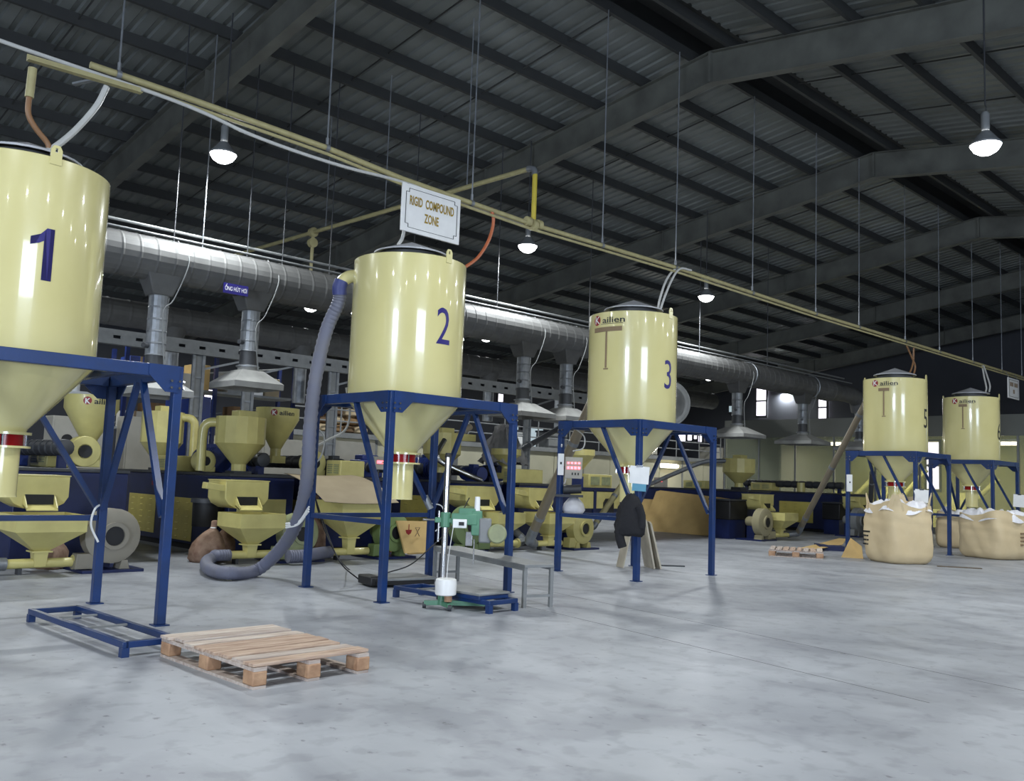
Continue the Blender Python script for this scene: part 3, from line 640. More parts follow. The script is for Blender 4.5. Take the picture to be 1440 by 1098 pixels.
# ================================================================== EXTRUDER LINES
def extruder(label, x0, x1, y0, y1, panels=(), top=1.36, logo=None):
    t = T('extruder_line', label, 'machine', ((x0 + x1) / 2, y0, 0), group='blue extruder lines behind the silos')
    P('base_cabinet', M().box(x0, x1, y0, y1, .1, top), BLUD, t, bev=.015)
    P('plinth', M().box(x0 + .06, x1 - .06, y0 + .06, y1 - .06, 0, .1), BLK, t)
    P('top_plate', M().box(x0 - .02, x1 + .02, y0 - .02, y1, top, top + .05), DGREY, t, bev=.008)
    for (ya, yb, za, zb) in panels:
        lp_ = P('louvre_panel', M().box(x0 - .012, x0, ya, yb, za, zb), PANY, t, bev=.004)
        m = M(); n = max(3, int((zb - za) / .12)); w = (yb - ya) / 3
        for i in range(n):
            for j in range(3):
                yc = ya + w * (j + .5); z = za + (zb - za) * (i + .6) / (n + .2)
                m.prism([(x0 - .012, z), (x0 - .03, z - .02), (x0 - .012, z - .022)], yc - .06, yc + .06, 'Y')
        P('louvre_slots', m, PANY, lp_, kind='stuff', flat=True)
    return t
def funnel(t, x, y, zt, zr, zb, r, logo=False, tilt=0, throat=.1, name='feed_funnel'):
    P(name, M().lathe([(r - .015, zt), (r, zt), (r, zr), (throat, zb), (throat - .015, zb), (r - .015, zr)], (x, y, 0), 28, cap=False), YEL2, t)
    P('funnel_throat', M().cyl((x, y, zb + .01), (x, y, zb - .16), throat * .95, n=14).cbox((x, y, zb - .22), .3, .3, .14), YEL2, t)
    if logo:
        az = math.atan2(-y, -x) + .18; h = (zt - zr) * .42
        def mv(m): return m.move(Matrix.Translation((x, y, 0)))
        P('logo_lettering', mv(wrap(txt('ailien', h, sx=1.25, bold=.02), az + .28, r + .004, zr + (zt - zr) * .3)), INKB, t)
        ld_ = P('logo_disc', mv(wrap(M().add([(h * .72 * cos(a * pi / 9), 0, h * .72 * sin(a * pi / 9)) for a in range(18)], [tuple(range(18))]), az - .34, r + .003, zr + (zt - zr) * .52)), INKR, t, label='dark red disc of the logo')
        P('logo_initial', mv(wrap(txt('K', h * .95, bold=.03), az - .34, r + .006, zr + (zt - zr) * .3)), WHT, ld_)
def cyclone(t, x, y, zt, zc, zb, r, arm=-1):
    P('receiver_bin', M().lathe([(0, zt), (r, zt), (r, zc), (.13, zb), (.13, zb - .12), (0, zb - .12)], (x, y, 0), 14, cap=False), YEL2, t, smooth=20)
    P('bin_top_box', M().cbox((x + .05, y, zt + .06), .36, .3, .12), YEL2, t, bev=.01)
    if arm:
        d = V((-.75, .66, 0)) * (1 if arm < 0 else -1); p = V((x, y, zt - .11))
        P('bin_down_pipe', M().tube(spline([p + d * r * .7, p + d * (r + .1), p + d * (r + .2) + V((0, 0, -.06)), p + d * (r + .24) + V((0, 0, -.22)), p + d * (r + .24) + V((0, 0, 1.45 - zt + .1))], 4), .085, 14), YEL2, t)
    P('bin_stand', M().cbox((x, y, (zb - .12 + 1.4) / 2), .34, .34, max(.06, zb - .12 - 1.4)), DGREY, t)
def motor(t, x, y, z, r, l, ax='Y', m=BLUM, name='motor'):
    k = M(); n = 9
    for i in range(n):
        a = -l / 2 + l * i / n; b = a + l / n
        pr = [(r * .9, a), (r, a), (r, a + (b - a) * .5), (r * .9, a + (b - a) * .5)]
        if i == 0: prof = [(0, a), *pr]
        else: prof += pr
    prof += [(r * .95, l / 2), (r * .8, l / 2 + .06), (0, l / 2 + .06)]
    mo_ = P(name, k.lathe(prof, (x, y, z), 18, ax, cap=False), m, t, flat=True)
    P('motor_foot', M().cbox((x, y, z - r), .5 * r * 2, l * .6 if ax == 'Y' else .3, .1), m, mo_); P('terminal_box', M().cbox((x, y, z + r), .16, .18, .12), m, mo_, bev=.01)
def cover(t, x, y, z, sx, sy, sz, grille=True):
    mc_ = P('motor_cover', M().cbox((x, y, z + sz / 2), sx, sy, sz), YEL2, t, bev=.02)
    if grille:
        m = M()
        for j in (-1, 1):
            for i in range(5): m.cbox((x - sx / 2 - .004, y + j * sy * .22, z + sz * (.25 + .12 * i)), .012, sy * .32, .02)
        P('grille_slots', m, GGR, mc_, kind='stuff')
def gearbox(t, x, y, z, s=1):
    P('gearbox', M().cbox((x, y, z + .22 * s), .7 * s, .5 * s, .44 * s).cbox((x, y, z + .5 * s), .5 * s, .36 * s, .14 * s), BLUM, t, bev=.03)
def barrel(t, x, ya, yb, z, r=.13):
    m = M(); n = int((yb - ya) / .28); prof = []
    for i in range(n):
        a = ya + (yb - ya) * i / n; l = (yb - ya) / n; prof += [(r * .7, a), (r, a + .02), (r, a + l * .8), (r * .7, a + l * .82)]
    P('heated_barrel', m.lathe(prof, (x, 0, z), 14, 'Y'), DGREY, t)
    for y in (ya + .15, yb - .15): P('barrel_support', M().cbox((x, y, z / 2 + .7), .12, .1, z - 1.4), BLUD, t)
def scroll(t, x, y, z, r):
    P('cooling_fan', M().lathe([(.0, -.09), (r * .45, -.09), (r * .45, -.11), (r, -.11), (r, .11), (0, .11)], (x, y, z), 22, 'Y', cap=False).cbox((x + r * .5, y, z - r * .75), r, .2, r * .5), YEL2, t, bev=.01)
    P('fan_inlet', M().lathe([(0, -.1), (r * .42, -.1), (r * .42, -.115), (0, -.105)], (x, y, z), 16, 'Y', cap=False), BLK, t)
t = extruder('blue extruder line behind silo one carrying a yellow feed funnel with a logo', 4.0, 5.6, 14.3, 19.5, [(15.2, 16.3, .25, .95), (16.8, 17.9, .25, .95)])
funnel(t, 5.3, 15.25, 2.58, 2.37, 1.83, .41, True)
barrel(t, 4.75, 14.6, 17.5, 1.72); gearbox(t, 4.8, 18.1, 1.4, 1.1); motor(t, 4.6, 17.0, 1.75, .24, .7); scroll(t, 5.1, 14.9, 1.68, .24); cover(t, 5.35, 17.2, 1.41, .4, .9, .36)
P('vent_stack', M().cyl((5.1, 15.6, 2.5), (5.1, 15.6, 2.85), .11, n=14).frust((4.9, 5.45, 15.4, 15.9), 2.57, (5.0, 5.3, 15.5, 15.75), 2.66), WHT, t, label='white vent stub on the funnel')
t = extruder('long blue extruder line with yellow louvred panels, between silos one and two', 7.5, 8.75, 14.7, 19.9, [(17.7, 19.0, .2, .93), (16.05, 17.3, .15, .93)])
P('logo_lettering', txt('Kailien', .09, sx=1.2, bold=.02).move(Matrix.Translation((7.494, 17.75, 1.12)) @ Matrix.Rotation(-pi / 2, 4, 'Z')), INKR, t)
P('front_panel', M().box(7.65, 8.6, 14.688, 14.7, .45, .98), YEL2, t, bev=.004)
cyclone(t, 7.95, 15.3, 2.43, 1.95, 1.58, .44); cyclone(t, 7.95, 18.7, 2.62, 1.98, 1.58, .42, 1)
motor(t, 8.1, 16.7, 1.66, .24, .8); motor(t, 8.5, 16.0, 1.62, .2, .6); cover(t, 7.85, 17.6, 1.41, .5, .9, .3); barrel(t, 8.4, 15.2, 18, 1.68)
scroll(t, 7.75, 16.3, 1.62, .2)
t = extruder('blue extruder line whose yellow logo funnel stands left of the thick blue-grey hose', 9.25, 10.85, 14.7, 20, [(14.9, 15.9, .2, .95), (16.2, 17.2, .2, .95)])
funnel(t, 9.35, 16.5, 2.74, 2.52, 1.93, .43, True, throat=.11)
scroll(t, 9.6, 15.5, 1.66, .24); cover(t, 10.0, 14.95, 1.41, .55, .5, .32); motor(t, 10.15, 15.6, 1.6, .17, .5, m=DGREY); barrel(t, 9.9, 16, 19, 1.68); gearbox(t, 9.8, 18.8, 1.4)
P('control_box', M().cbox((10.3, 16.4, 1.62), .5, .4, .42), CABM, t, bev=.01)
m = M()
for z in (1.58, 1.7): m.lathe([(.0, -.012), (.035, -.012), (.035, 0)], (10.25, 16.2, z), 10, 'Y', cap=False)
P('control_knobs', m, DGREY, t, kind='stuff')
t = extruder('blue extruder line behind the sewing pole with a big yellow bin on top', 12.9, 14.1, 14.85, 20.5, [(15.75, 16.95, .2, 1.05)])
cyclone(t, 13.35, 16.1, 2.48, 2.0, 1.7, .44, 0)
P('bin_spout', M().cbox((13.75, 15.8, 2.4), .5, .25, .16), YEL2, t, bev=.01)
P('bright_elbow', M().tube(spline([(13.0, 15.6, 2.3), (12.75, 15.5, 2.05), (12.68, 15.45, 1.93), (12.8, 15.4, 1.8), (13.3, 15.1, 1.55), (13.6, 15.0, 1.44)], 5), .06, 12), STL, t, label='bright steel elbow pipe')
motor(t, 13.8, 17.2, 1.68, .26, .8); motor(t, 13.9, 15.6, 1.58, .16, .6); barrel(t, 13.5, 17, 20, 1.66); gearbox(t, 13.6, 19.4, 1.4)
t = extruder('blue extruder line whose yellow funnel is wrapped in grey plastic sheet', 14.55, 15.75, 14.75, 20.5, [(16, 17.2, .2, 1.05)])
funnel(t, 15.05, 15.75, 2.2, 2.06, 1.78, .36)
m = M(); n = 24; vs = []
prof = [(.12, 2.78), (.22, 2.7), (.3, 2.5), (.4, 2.3), (.45, 2.15), (.5, 2.0), (.55, 1.86)]
for i, (r, z) in enumerate(prof):
    for j in range(n): k = 1 + .16 * sin(j * 2.7 + i * .8) + .08 * sin(j * 5.1 + i * 1.7); vs.append((15.2 + r * k * cos(2 * pi * j / n), 16.0 + r * k * sin(2 * pi * j / n), z + .05 * sin(j * 1.9 + i)))
m.add(vs, [(i * n + j, i * n + (j + 1) % n, (i + 1) * n + (j + 1) % n, (i + 1) * n + j) for i in range(len(prof) - 1) for j in range(n)] + [tuple(range(n))])
P('plastic_wrap', m, PLAST, t, label='grey crumpled plastic sheet')
cover(t, 15.0, 15.1, 1.41, .9, .42, .32); barrel(t, 15.1, 16.2, 19, 1.66); motor(t, 15.4, 16.6, 1.62, .2, .6)
t = extruder('blue extruder line behind the tall cardboard sheets right of silo three', 24.2, 25.5, 14.8, 19.2, [])
cyclone(t, 25.0, 15.6, 2.38, 1.95, 1.62, .5, 0); P('bin_feed_pipe', M().tube(spline([(24.6, 15.8, 2.3), (24.3, 16.4, 2.25), (24.0, 17.2, 1.9), (23.9, 18.3, 1.45)], 5), .07, 12), GALV, t)
P('red_display', M().box(24.3, 24.5, 17.95, 18.35, 1.41, 1.72), CABM, t); P('display_digits', M().box(24.294, 24.3, 18.02, 18.12, 1.58, 1.66).box(24.294, 24.3, 18.17, 18.27, 1.58, 1.66), LED, t, kind='stuff', label='red lit digits')
cover(t, 24.9, 17.0, 1.41, .6, .8, .25)
t = extruder('blue extruder line with a yellow louvred panel left of silo five', 31.0, 32.4, 14.9, 20.4, [(16.25, 17.6, .3, 1.05)])
barrel(t, 31.6, 15.4, 19.5, 1.68); P('small_drum', M().cyl((31.5, 17.0, 1.41), (31.5, 17.0, 1.75), .15, n=14), YEL2, t); cover(t, 31.5, 18.5, 1.41, .6, .9, .3)
# far machine with yellow doors
MY = 25.4
def az(px, py): return AT(px, py, MY)
ztop, zd0, zd1 = az(840, 686).z, az(840, 715).z, az(840, 690).z
xl, xr = az(796, 700).x, az(894, 700).x
t = T('door_panel_machine', 'far yellow-doored machine on a blue frame seen between silo three legs', 'machine', ((xl + xr) / 2, MY, 0))
P('machine_body', M().box(xl + .1, xr - .1, MY + .06, MY + 1.3, .12, zd1), BLUD, t)
P('frame', M().box(xl, xr, MY, MY + 1.35, zd1, ztop), BLUD, t); P('bottom_rail', M().box(xl, xr, MY, MY + .15, 0, .14), BLUD, t)
for a_, b_ in ((802, 835), (839, 872), (876, 893)):
    P('door_panel', M().box(az(a_, 700).x, az(b_, 700).x, MY + .01, MY + .05, max(.16, zd0), zd1 - .04), YEL2, t, bev=.01)
    P('frame_post', M().box(az(a_ - 4, 700).x, az(a_, 700).x, MY, MY + .2, .14, zd1), BLUD, t)
q = az(856, 700); P('arch_opening', M().prism([(q.x - .35, .2), (q.x + .35, .2), (q.x + .35, .62), (q.x + .2, .8), (q.x - .2, .8), (q.x - .35, .62)], MY - .01, MY + .012, 'Y'), BLK, t)
q = az(832, 632); funnel(t, q.x, MY + .6, 2.85, 2.6, 1.98, .6); P('funnel_base', M().cbox((q.x, MY + .6, (ztop + 1.7) / 2), .5, .5, 1.7 - ztop), BLUM, t)
a_, b_ = az(829, 684), az(862, 668)
mc_ = P('motor_cover', M().box(a_.x, b_.x, MY + .05, MY + .9, ztop, b_.z), YEL2, t, bev=.02)
w_ = b_.x - a_.x
for k in (.08, .55): P('grille_panel', M().box(a_.x + w_ * k, a_.x + w_ * (k + .37), MY + .03, MY + .05, ztop + .12, b_.z - .1), GGR, mc_)
# ------------------------------------------------------------------ sieves, receiving hoppers and blowers at the line ends
def sieve(x, y, label, w=.38, d=.62, arm=True):
    t = T('vibrating_sieve', label, 'sieve box', (x, y, .9), group='yellow sieve boxes at the machine fronts')
    pr = [(x - w, 1.3), (x - w, 1.02), (x - w * .85, .93), (x - w * .5, .86), (x + w * .5, .86), (x + w * .85, .93), (x + w, 1.02), (x + w, 1.3)]
    P('sieve_body', M().prism(pr, y - d / 2, y + d / 2, 'Y'), YEL2, t, bev=.008)
    P('sieve_lid', M().box(x - w - .01, x + w + .01, y - d / 2 - .01, y + d / 2 + .01, 1.3, 1.315), YEL2, t)
    f = y - d / 2
    P('spout', M().prism([(f, .9), (f, 1.05), (f - .16, .88), (f - .16, .84)], x - .2, x - .185, 'X').prism([(f, .9), (f, 1.05), (f - .16, .88), (f - .16, .84)], x + .185, x + .2, 'X').prism([(f, .9), (f, .915), (f - .17, .85), (f - .17, .835)], x - .2, x + .2, 'X'), YEL2, t)
    P('spout_shade', M().box(x - .185, x + .185, f - .004, f, .915, 1.05), BLK, t, label='black plate painted as the shade inside the spout')  # flat black plate stands for the shade in the spout
    P('support_bracket', M().box(x - .1, x + .1, y + d / 2, y + d / 2 + .25, .98, 1.2), DGREY, t)
    if arm: P('side_chute', M().cbox((x - w - .14, f + .12, 1.2), .34, .16, .1, ry=.12), YEL2, t, bev=.006)
def hopper(x, y, label, rim=.8, s=.39, pipe=(-.4, .45), zb=.28):
    t = T('receiving_hopper', label, 'hopper', (x, y, 0), group='yellow receiving hoppers on the floor')
    a = (x - s, x + s, y - s, y + s); b = (x - .09, x + .09, y - .09, y + .09); c = (x - s + .015, x + s - .015, y - s + .015, y + s - .015)
    P('rim', M().frust(a, rim - .22, a, rim, cap=False).frust(c, rim - .22, c, rim, cap=False).add([(p[0], p[1], rim) for q in (a, c) for p in ((q[0], q[2]), (q[1], q[2]), (q[1], q[3]), (q[0], q[3]))], [(0, 1, 5, 4), (1, 2, 6, 5), (2, 3, 7, 6), (3, 0, 4, 7)]), YEL2, t, flat=True)
    P('pyramid', M().frust(b, zb + .03, a, rim - .22, cap=False), YEL2, t, flat=True)
    P('neck', M().cbox((x, y, zb + .02), .26, .26, .02).frust((x - .07, x + .07, y - .07, y + .07), .1, b, zb + .02), YEL2, t)
    P('pipe', M().cyl((x + pipe[0], y, .14), (x + pipe[1], y, .14), .065, n=14).lathe([(.065, -.02), (.1, -.02), (.1, .02), (.065, .02)], (x + (pipe[1] if pipe[1] > -pipe[0] else pipe[0]), y, .14), 14, 'X'), YEL2, t)
    P('pipe_foot', M().cbox((x + pipe[0] * .6, y, .04), .05, .12, .08), DGREY, t)
    return t
def blower(x, y, label, r=.34, m=GGR, side=1, face=-1):
    t = T('centrifugal_blower', label, 'blower', (x, y, 0), group='floor blowers beside the receiving hoppers')
    z = .1 + r + .02; f = face
    P('volute', M().lathe([(.0, -.13), (r * .4, -.13), (r * .42, -.15), (r * .9, -.13), (r, -.11), (r, .11), (r * .9, .13), (0, .13)], (x, y, z), 26, 'Y', cap=False), m, t)
    ir_ = P('inlet_ring', M().lathe([(r * .5, f * .14), (r * .5, f * .19), (r * .36, f * .19), (r * .34, f * .12)], (x, y, z), 20, 'Y', cap=False), m, t)
    P('inlet_shade', M().lathe([(0, f * .15), (r * .37, f * .15), (r * .37, f * .16), (0, f * .16)], (x, y, z), 18, 'Y', cap=False), BLK, ir_)  # solid black disc painted as the shade in the inlet hole
    P('outlet_box', M().frust((x - side * r * .95 - .12, x - side * r * .95 + .2, y - .1, y + .1), .05, (x - side * r * .95 - .1, x - side * r * .95 + .2, y - .1, y + .1), .26), m, t, bev=.01)
    for k in (-.18, .18): P('foot', M().prism([(x + k - .07, .04), (x + k + .07, .04), (x + k + .04, .16), (x + k - .04, .16)], y - .12, y + .12, 'Y'), m, t)
    P('base_plate', M().box(x - .42, x + .42, y - .22, y + .62, 0, .04), BLUD, t)
    mm = M().lathe([(0, .13), (.15, .13), (.15, .45), (.12, .5), (0, .5)], (x, y, z), 16, 'Y', cap=False)
    P('motor', mm, m, t); P('motor_stand', M().box(x - .1, x + .1, y + .2, y + .45, .04, z - .12), BLUD, t)
sieve(4.1, 13.8, 'yellow sieve box half behind the outlet pipe of silo one', arm=False)
hopper(4.1, 13.3, 'yellow receiving hopper left of the grey blower under silo one', s=.44)
blower(5.0, 13.25, 'dusty grey blower behind the rear leg of silo one', r=.38, m=mat('dusty_grey_enamel', (142, 136, 122), .6))
sieve(7.3, 14.0, 'yellow sieve box under the double pipe bin, with side chute over a black tank')
hopper(7.3, 13.5, 'yellow receiving hopper inside the loop of the blue-grey hose')
blower(8.15, 13.5, 'grey-green blower partly covered by the blue-grey hose')
hopper(9.15, 13.45, 'yellow receiving hopper covered by a bent cardboard sheet', rim=1.02, s=.5, zb=.36, pipe=(-.4, .4))
blower(10.05, 13.45, 'green blower between the front leg of silo two and the cardboard-covered hopper', m=mat('blower_green', (128, 148, 92), .5))
sieve(12.85, 14.4, 'yellow sieve box right of the silver sewing machine pole', w=.45)
hopper(13.2, 13.95, 'dented yellow receiving hopper between the sewing head and a leg of silo two', pipe=(-.5, .55))
blower(12.3, 13.95, 'large green blower disc behind the bag sewing head', r=.4, m=mat('blower_green_two', (116, 134, 88), .5), side=-1)
sieve(14.45, 14.25, 'yellow sieve box behind the slanting steel pipe')
hopper(14.5, 13.75, 'yellow receiving hopper behind the foot of the slanting steel pipe', pipe=(-.45, .4))
blower(15.35, 13.6, 'tan blower standing right beside the left leg of silo three', m=mat('blower_tan', (176, 166, 104), .5))
sieve(24.2, 14.45, 'yellow sieve box at the edge of the leaning cardboard right of silo three')
hopper(24.5, 13.9, 'yellow receiving hopper above the foot of the long slanting steel pipe', pipe=(-.5, .5))
blower(23.55, 13.9, 'grey blower with round face right of the leaning cardboard', side=-1, r=.4, m=mat('blower_grey_tan', (158, 150, 118), .5))
sieve(30.6, 14.45, 'yellow sieve box left of the blue leg of silo five')
blower(29.6, 13.9, 'dark grey blower behind the left leg of silo five', m=GREY, r=.42)
hopper(30.5, 13.8, 'yellow receiving hopper mostly hidden behind silo five', pipe=(-.5, .5))
# ------------------------------------------------------------------ conveying pipes and the big hose
def pipe_thing(label, pts, r, m=GALVD, sub=()):
    t = T('conveying_pipe', label, 'pipe', pts[0])
    P('straight_pipe', M().cyl(pts[1], pts[-1], r, n=16), m, t)
    e = [V(pts[0]), V(pts[0]) * .3 + V(pts[1]) * .7, V(pts[1]), V(pts[1]) * .85 + V(pts[-1]) * .15]
    P('elbow', M().tube(spline([pts[0], V(pts[0]).lerp(V(pts[1]), .6), V(pts[1]), V(pts[1]).lerp(V(pts[-1]), .06)], 5), r * 1.06, 14), GALV, t)
    for k in (.12, .5, .86):
        c = V(pts[1]).lerp(V(pts[-1]), k); d = (V(pts[-1]) - V(pts[1])).normalized() * .04; P('pipe_clamp', M().cyl(c - d, c + d, r * 1.1, n=16), GALV, t)
PIPEB = mat('brown_grey_pipe', (140, 130, 112), .38, .35)
pipe_thing('thick brown-grey pipe slanting up behind silo three from the floor', [(14.05, 13.75, .14), (13.72, 13.55, .24), (12.95, 10.55, 4.25)], .1, PIPEB)
pipe_thing('long steel pipe slanting up to silo five from the floor', [(25.0, 13.9, .14), (25.3, 13.75, .2), (23.35, 10.62, 4.1)], .085, PIPEB)
pipe_thing('short steel pipe rising from a hopper behind the right leg of silo two', [(13.75, 13.95, .14), (13.95, 13.95, .2), (13.55, 14.35, .75)], .08)
pipe_thing('dark pipe slanting behind the legs of silo five', [(30.0, 13.8, .14), (29.7, 13.6, .3), (23.6, 10.7, 2.0)], .07, DGREY)
pipe_thing('dark slanting pipe behind the beam of silo three, over the machines', [(17.2, 19.3, 1.5), (17.4, 19.4, 1.55), (23.5, 21.3, 3.6)], .09, DGREY)
pipe_thing('olive slanting pipe between the left and front legs of silo three', [FL(812, 743, .14), FL(834, 741, .22), AT(893, 655, FL(834, 741, .22).y - .3)], .085, YELP)
pipe_thing('steel pipe leaving the hopper of silo one to the side', [(3.7, 13.3, .14), (3.45, 13.3, .15), (2.0, 13.2, .2)], .08, GALV)
pipe_thing('grey slanting pipe left of the plastic wrapped funnel', [(13.9, 17.9, 1.7), (14.0, 17.9, 1.75), (16.9, 19.2, 2.9)], .09, PIPEB)
hp = [V((SILOS[2][0] - .2 - .5 - .8 * .33, SILOS[2][1] + .32 + .6 * .33, 3.94)), AT(476, 425, 10.2), AT(459, 465, 10.35), AT(444, 530, 10.3), AT(436, 600, 10.3), AT(432, 670, 10.4), AT(422, 722, 10.75), AT(400, 765, 11.3), FL(362, 801, .1), FL(322, 806, .1), FL(295, 800, .1), FL(291, 789, .1), FL(306, 781, .1), V((6.72, 13.5, .14)), V((6.95, 13.5, .14))]
t = T('flexible_hose', 'thick blue-grey ribbed hose from silo two down to a loop on the floor', 'hose', (6.2, 11.5, 0))
P('hose_tube', M().tube(spline(hp, 14), [(.083 if i % 2 else .092) for i in range(14 * (len(hp) - 1) + 1)], 14), HOSEM, t)
P('hose_cuff', M().tube([hp[0] + V((.02, -.015, .08))] + spline(hp[:3], 14)[:9], .097, 16), HOSEB, t, label='dark blue cuff at the top')
hs = [V((8.75, 13.45, .14)), V((8.4, 13.2, .15)), V((8.0, 13.0, .14)), V((7.7, 13.0, .14))]
o = P('flexible_hose', M().tube(spline(hs, 14), [(.095 if i % 2 else .105) for i in range(14 * 3 + 1)], 14), HOSEM); tag(o, 'short straight blue-grey hose lying behind the left leg of silo two', 'hose')
# ================================================================== THINGS ON THE OPEN FLOOR
def pallet(label, loc, rz, L=1.0, Wd=1.3, n=9, seed=1, h=.17):
    rnd = random.Random(seed); t = T('wooden_pallet', label, 'pallet', loc, rz)
    bh = .1
    for i in (0, .5, 1):
        x = (i - .5) * (L - .11)
        P('runner_board', M().box(x - .05, x + .05, -Wd / 2, Wd / 2, 0, .02), WOOD, t)
        P('stringer_board', M().box(x - .05, x + .05, -Wd / 2, Wd / 2, .02 + bh + .0, .02 + bh + .025), WOOD, t)
        for j in (0, .5, 1):
            y = (j - .5) * (Wd - .14); P('block', M().cbox((x, y, .02 + bh / 2), .115 + rnd.uniform(-.01, .01), .14 + rnd.uniform(-.015, .02), bh, rnd.uniform(-.06, .06)), WOODB, t, bev=.01)
    y = -Wd / 2; z = .02 + bh + .025
    for k in range(n):
        wd = (Wd - .02) / n; gap = rnd.choice((.025, .035, .05)); wm = WOODS[rnd.randrange(3)]
        P('deck_board', M().cbox((rnd.uniform(-.012, .012), y + wd / 2, z + .011 + rnd.uniform(-.003, .004)), L + rnd.uniform(-.03, .02), wd - gap, .022, rnd.uniform(-.018, .018), rnd.uniform(-.04, .04)), wm, t, bev=.003)
        y += wd + .02 / n
    return t
pallet('weathered wooden pallet on the open floor beside the low blue frame', (3.68, 6.5, 0), R(1.5), .98, 1.42, 8, 3)
pallet('dirty small wooden pallet lying far off before the blowers', (19.15, 10.45, 0), R(28), 1.15, 1.15, 8, 5)
def low_frame(label, loc, rz, L, Wd, h=.11, s=.045, bars=(0,)):
    t = T('low_blue_frame', label, 'metal frame', loc, rz); s = .05; h += .01
    for sx in (-1, 1):
        P('long_rail', M().box(sx * Wd / 2 - s / 2, sx * Wd / 2 + s / 2, -L / 2, L / 2, h - s, h), BLU, t, bev=.004)
        for sy in (-1, 1): P('leg', M().box(sx * Wd / 2 - s * .6, sx * Wd / 2 + s * .6, sy * (L / 2 - s / 2) - s * .6, sy * (L / 2 - s / 2) + s * .6, 0, h - s + .002), BLU, t)
    for sy in (-1, 1): P('end_rail', M().box(-Wd / 2, Wd / 2, sy * (L / 2 - s / 2) - s / 2, sy * (L / 2 - s / 2) + s / 2, h - s, h), BLU, t, bev=.004)
    for b in bars: P('cross_bar', M().box(-Wd / 2, Wd / 2, b - .012, b + .012, h - .03, h - .012), GREY, t)
    return t
low_frame('low empty blue frame on the floor in front of silo one', (3.11, 8.35, 0), R(2), 2.1, .42, bars=(-.15, .5))
low_frame('low blue frame carrying a platform scale under silo two', (7.2, 8.35, 0), R(3), 1.65, .42, .13, bars=(.5,))
t = T('platform_scale', 'grey topped blue platform scale on the low frame under silo two', 'scale', (7.2, 7.98, .13), R(3))
P('scale_body', M().box(-.24, .24, -.32, .42, 0, .05), BLU, t, bev=.01); P('scale_plate', M().box(-.25, .25, -.33, .43, .05, .075), GREY, t, bev=.006)
t = T('platform_scale', 'black low platform scale with cables below silo two', 'scale', (7.75, 10.15, 0), R(-12))
P('scale_body', M().box(-.45, .4, -.3, .3, .03, .09), BLK, t, bev=.01); P('scale_plate', M().box(-.3, .44, -.31, .31, .09, .12), GREY, t, bev=.006)
for sx in (-.36, .32):
    for sy in (-.24, .24): P('foot', M().cyl((sx, sy, 0), (sx, sy, .03), .035, n=10), BLK, t)
P('indicator_housing', M().box(-.52, -.34, -.25, .2, .02, .14), BLK, t, bev=.02)
# grey table
t = T('grey_steel_bench', 'long low grey steel bench reaching under silo two', 'bench', (8.25, 8.9, 0), math.atan2(7.62 - 10.22, 7.59 - 8.34) + pi / 2)
P('bench_top', M().box(-.2, .2, -1.36, 1.36, .465, .5), GREY, t, bev=.004)
P('top_rim', M().box(-.2, -.19, -1.36, 1.36, .43, .465).box(.19, .2, -1.36, 1.36, .43, .465), GREY, t, kind='stuff')
for sx in (-1, 1):
    for sy in (-1, 1): P('leg', M().box(sx * .18 - .022, sx * .18 + .022, sy * 1.33 - .022, sy * 1.33 + .022, 0, .465), GREY, t)
for sy in (-1, 1): P('foot_rail', M().box(-.16, .16, sy * 1.33 - .015, sy * 1.33 + .015, .12, .15), GREY, t)
# sewing machine on its pole
DR_ = V((sin(YAW), -cos(YAW), 0)); FR_ = V((cos(YAW), sin(YAW), 0))
b0 = FL(621, 856); bx = b0.x; by = b0.y
t = T('bag_sewing_machine', 'green bag sewing head on a tall silver pole with a green tripod base', 'sewing machine', (bx, by, 0))
o = V((bx, by, 0))
P('pole', M().cyl(o + V((0, 0, .12)), o + V((0, 0, 1.72)), .034, n=20), STL, t); P('pole_cap', M().cyl(o + V((0, 0, 1.72)), o + V((0, 0, 1.77)), .04, .03, 18), BLK, t)
P('base_boss', M().cyl(o + V((0, 0, .05)), o + V((0, 0, .2)), .055, .042, 16), GRN, t)
for k, d in enumerate((-DR_ * .2 + FR_ * .02, DR_ * .1 - FR_ * .16, DR_ * .5 + FR_ * .12)):
    P('base_arm', M().bar(o + V((0, 0, .07)), o + d + V((0, 0, .06)), .06, .05), GRN, t)
    P('caster_wheel', M().cyl(o + d - DR_ * .02 + V((0, 0, .035)), o + d + DR_ * .02 + V((0, 0, .035)), .035, n=14), DGREY, t)
P('cone_bracket', M().bar(o + V((0, 0, .17)), o + DR_ * .06 - FR_ * .07 + V((0, 0, .14)), .06, .02), GRN, t)
P('second_pole', M().cyl(o - DR_ * .055 + FR_ * .03 + V((0, 0, .1)), o - DR_ * .04 + FR_ * .05 + V((0, 0, .62)), .014, n=8), DGREY, t)
hz = 1.0; h = o + V((0, 0, hz))
P('pole_clamp', M().cyl(h + V((0, 0, -.08)), h + V((0, 0, .09)), .06, n=16).bar(h - DR_ * .12, h + DR_ * .1, .07, .06), GRN, t, bev=.01)
P('clamp_handle', M().cyl(h - DR_ * .12, h - DR_ * .26, .012, n=8), STL, t)
def hb(d, f, z, sx, sy, sz): return M().cbox(h + DR_ * d + FR_ * f + V((0, 0, z)), sx, sy, sz, YAW - pi / 2)
P('head_body', hb(.22, 0, .02, .3, .12, .13).cbox(h + DR_ * .26 + V((0, 0, .1)), .22, .1, .09, YAW - pi / 2), GRN, t, bev=.012)
P('head_arm', hb(.36, 0, -.02, .12, .11, .28), GRN, t, bev=.012)
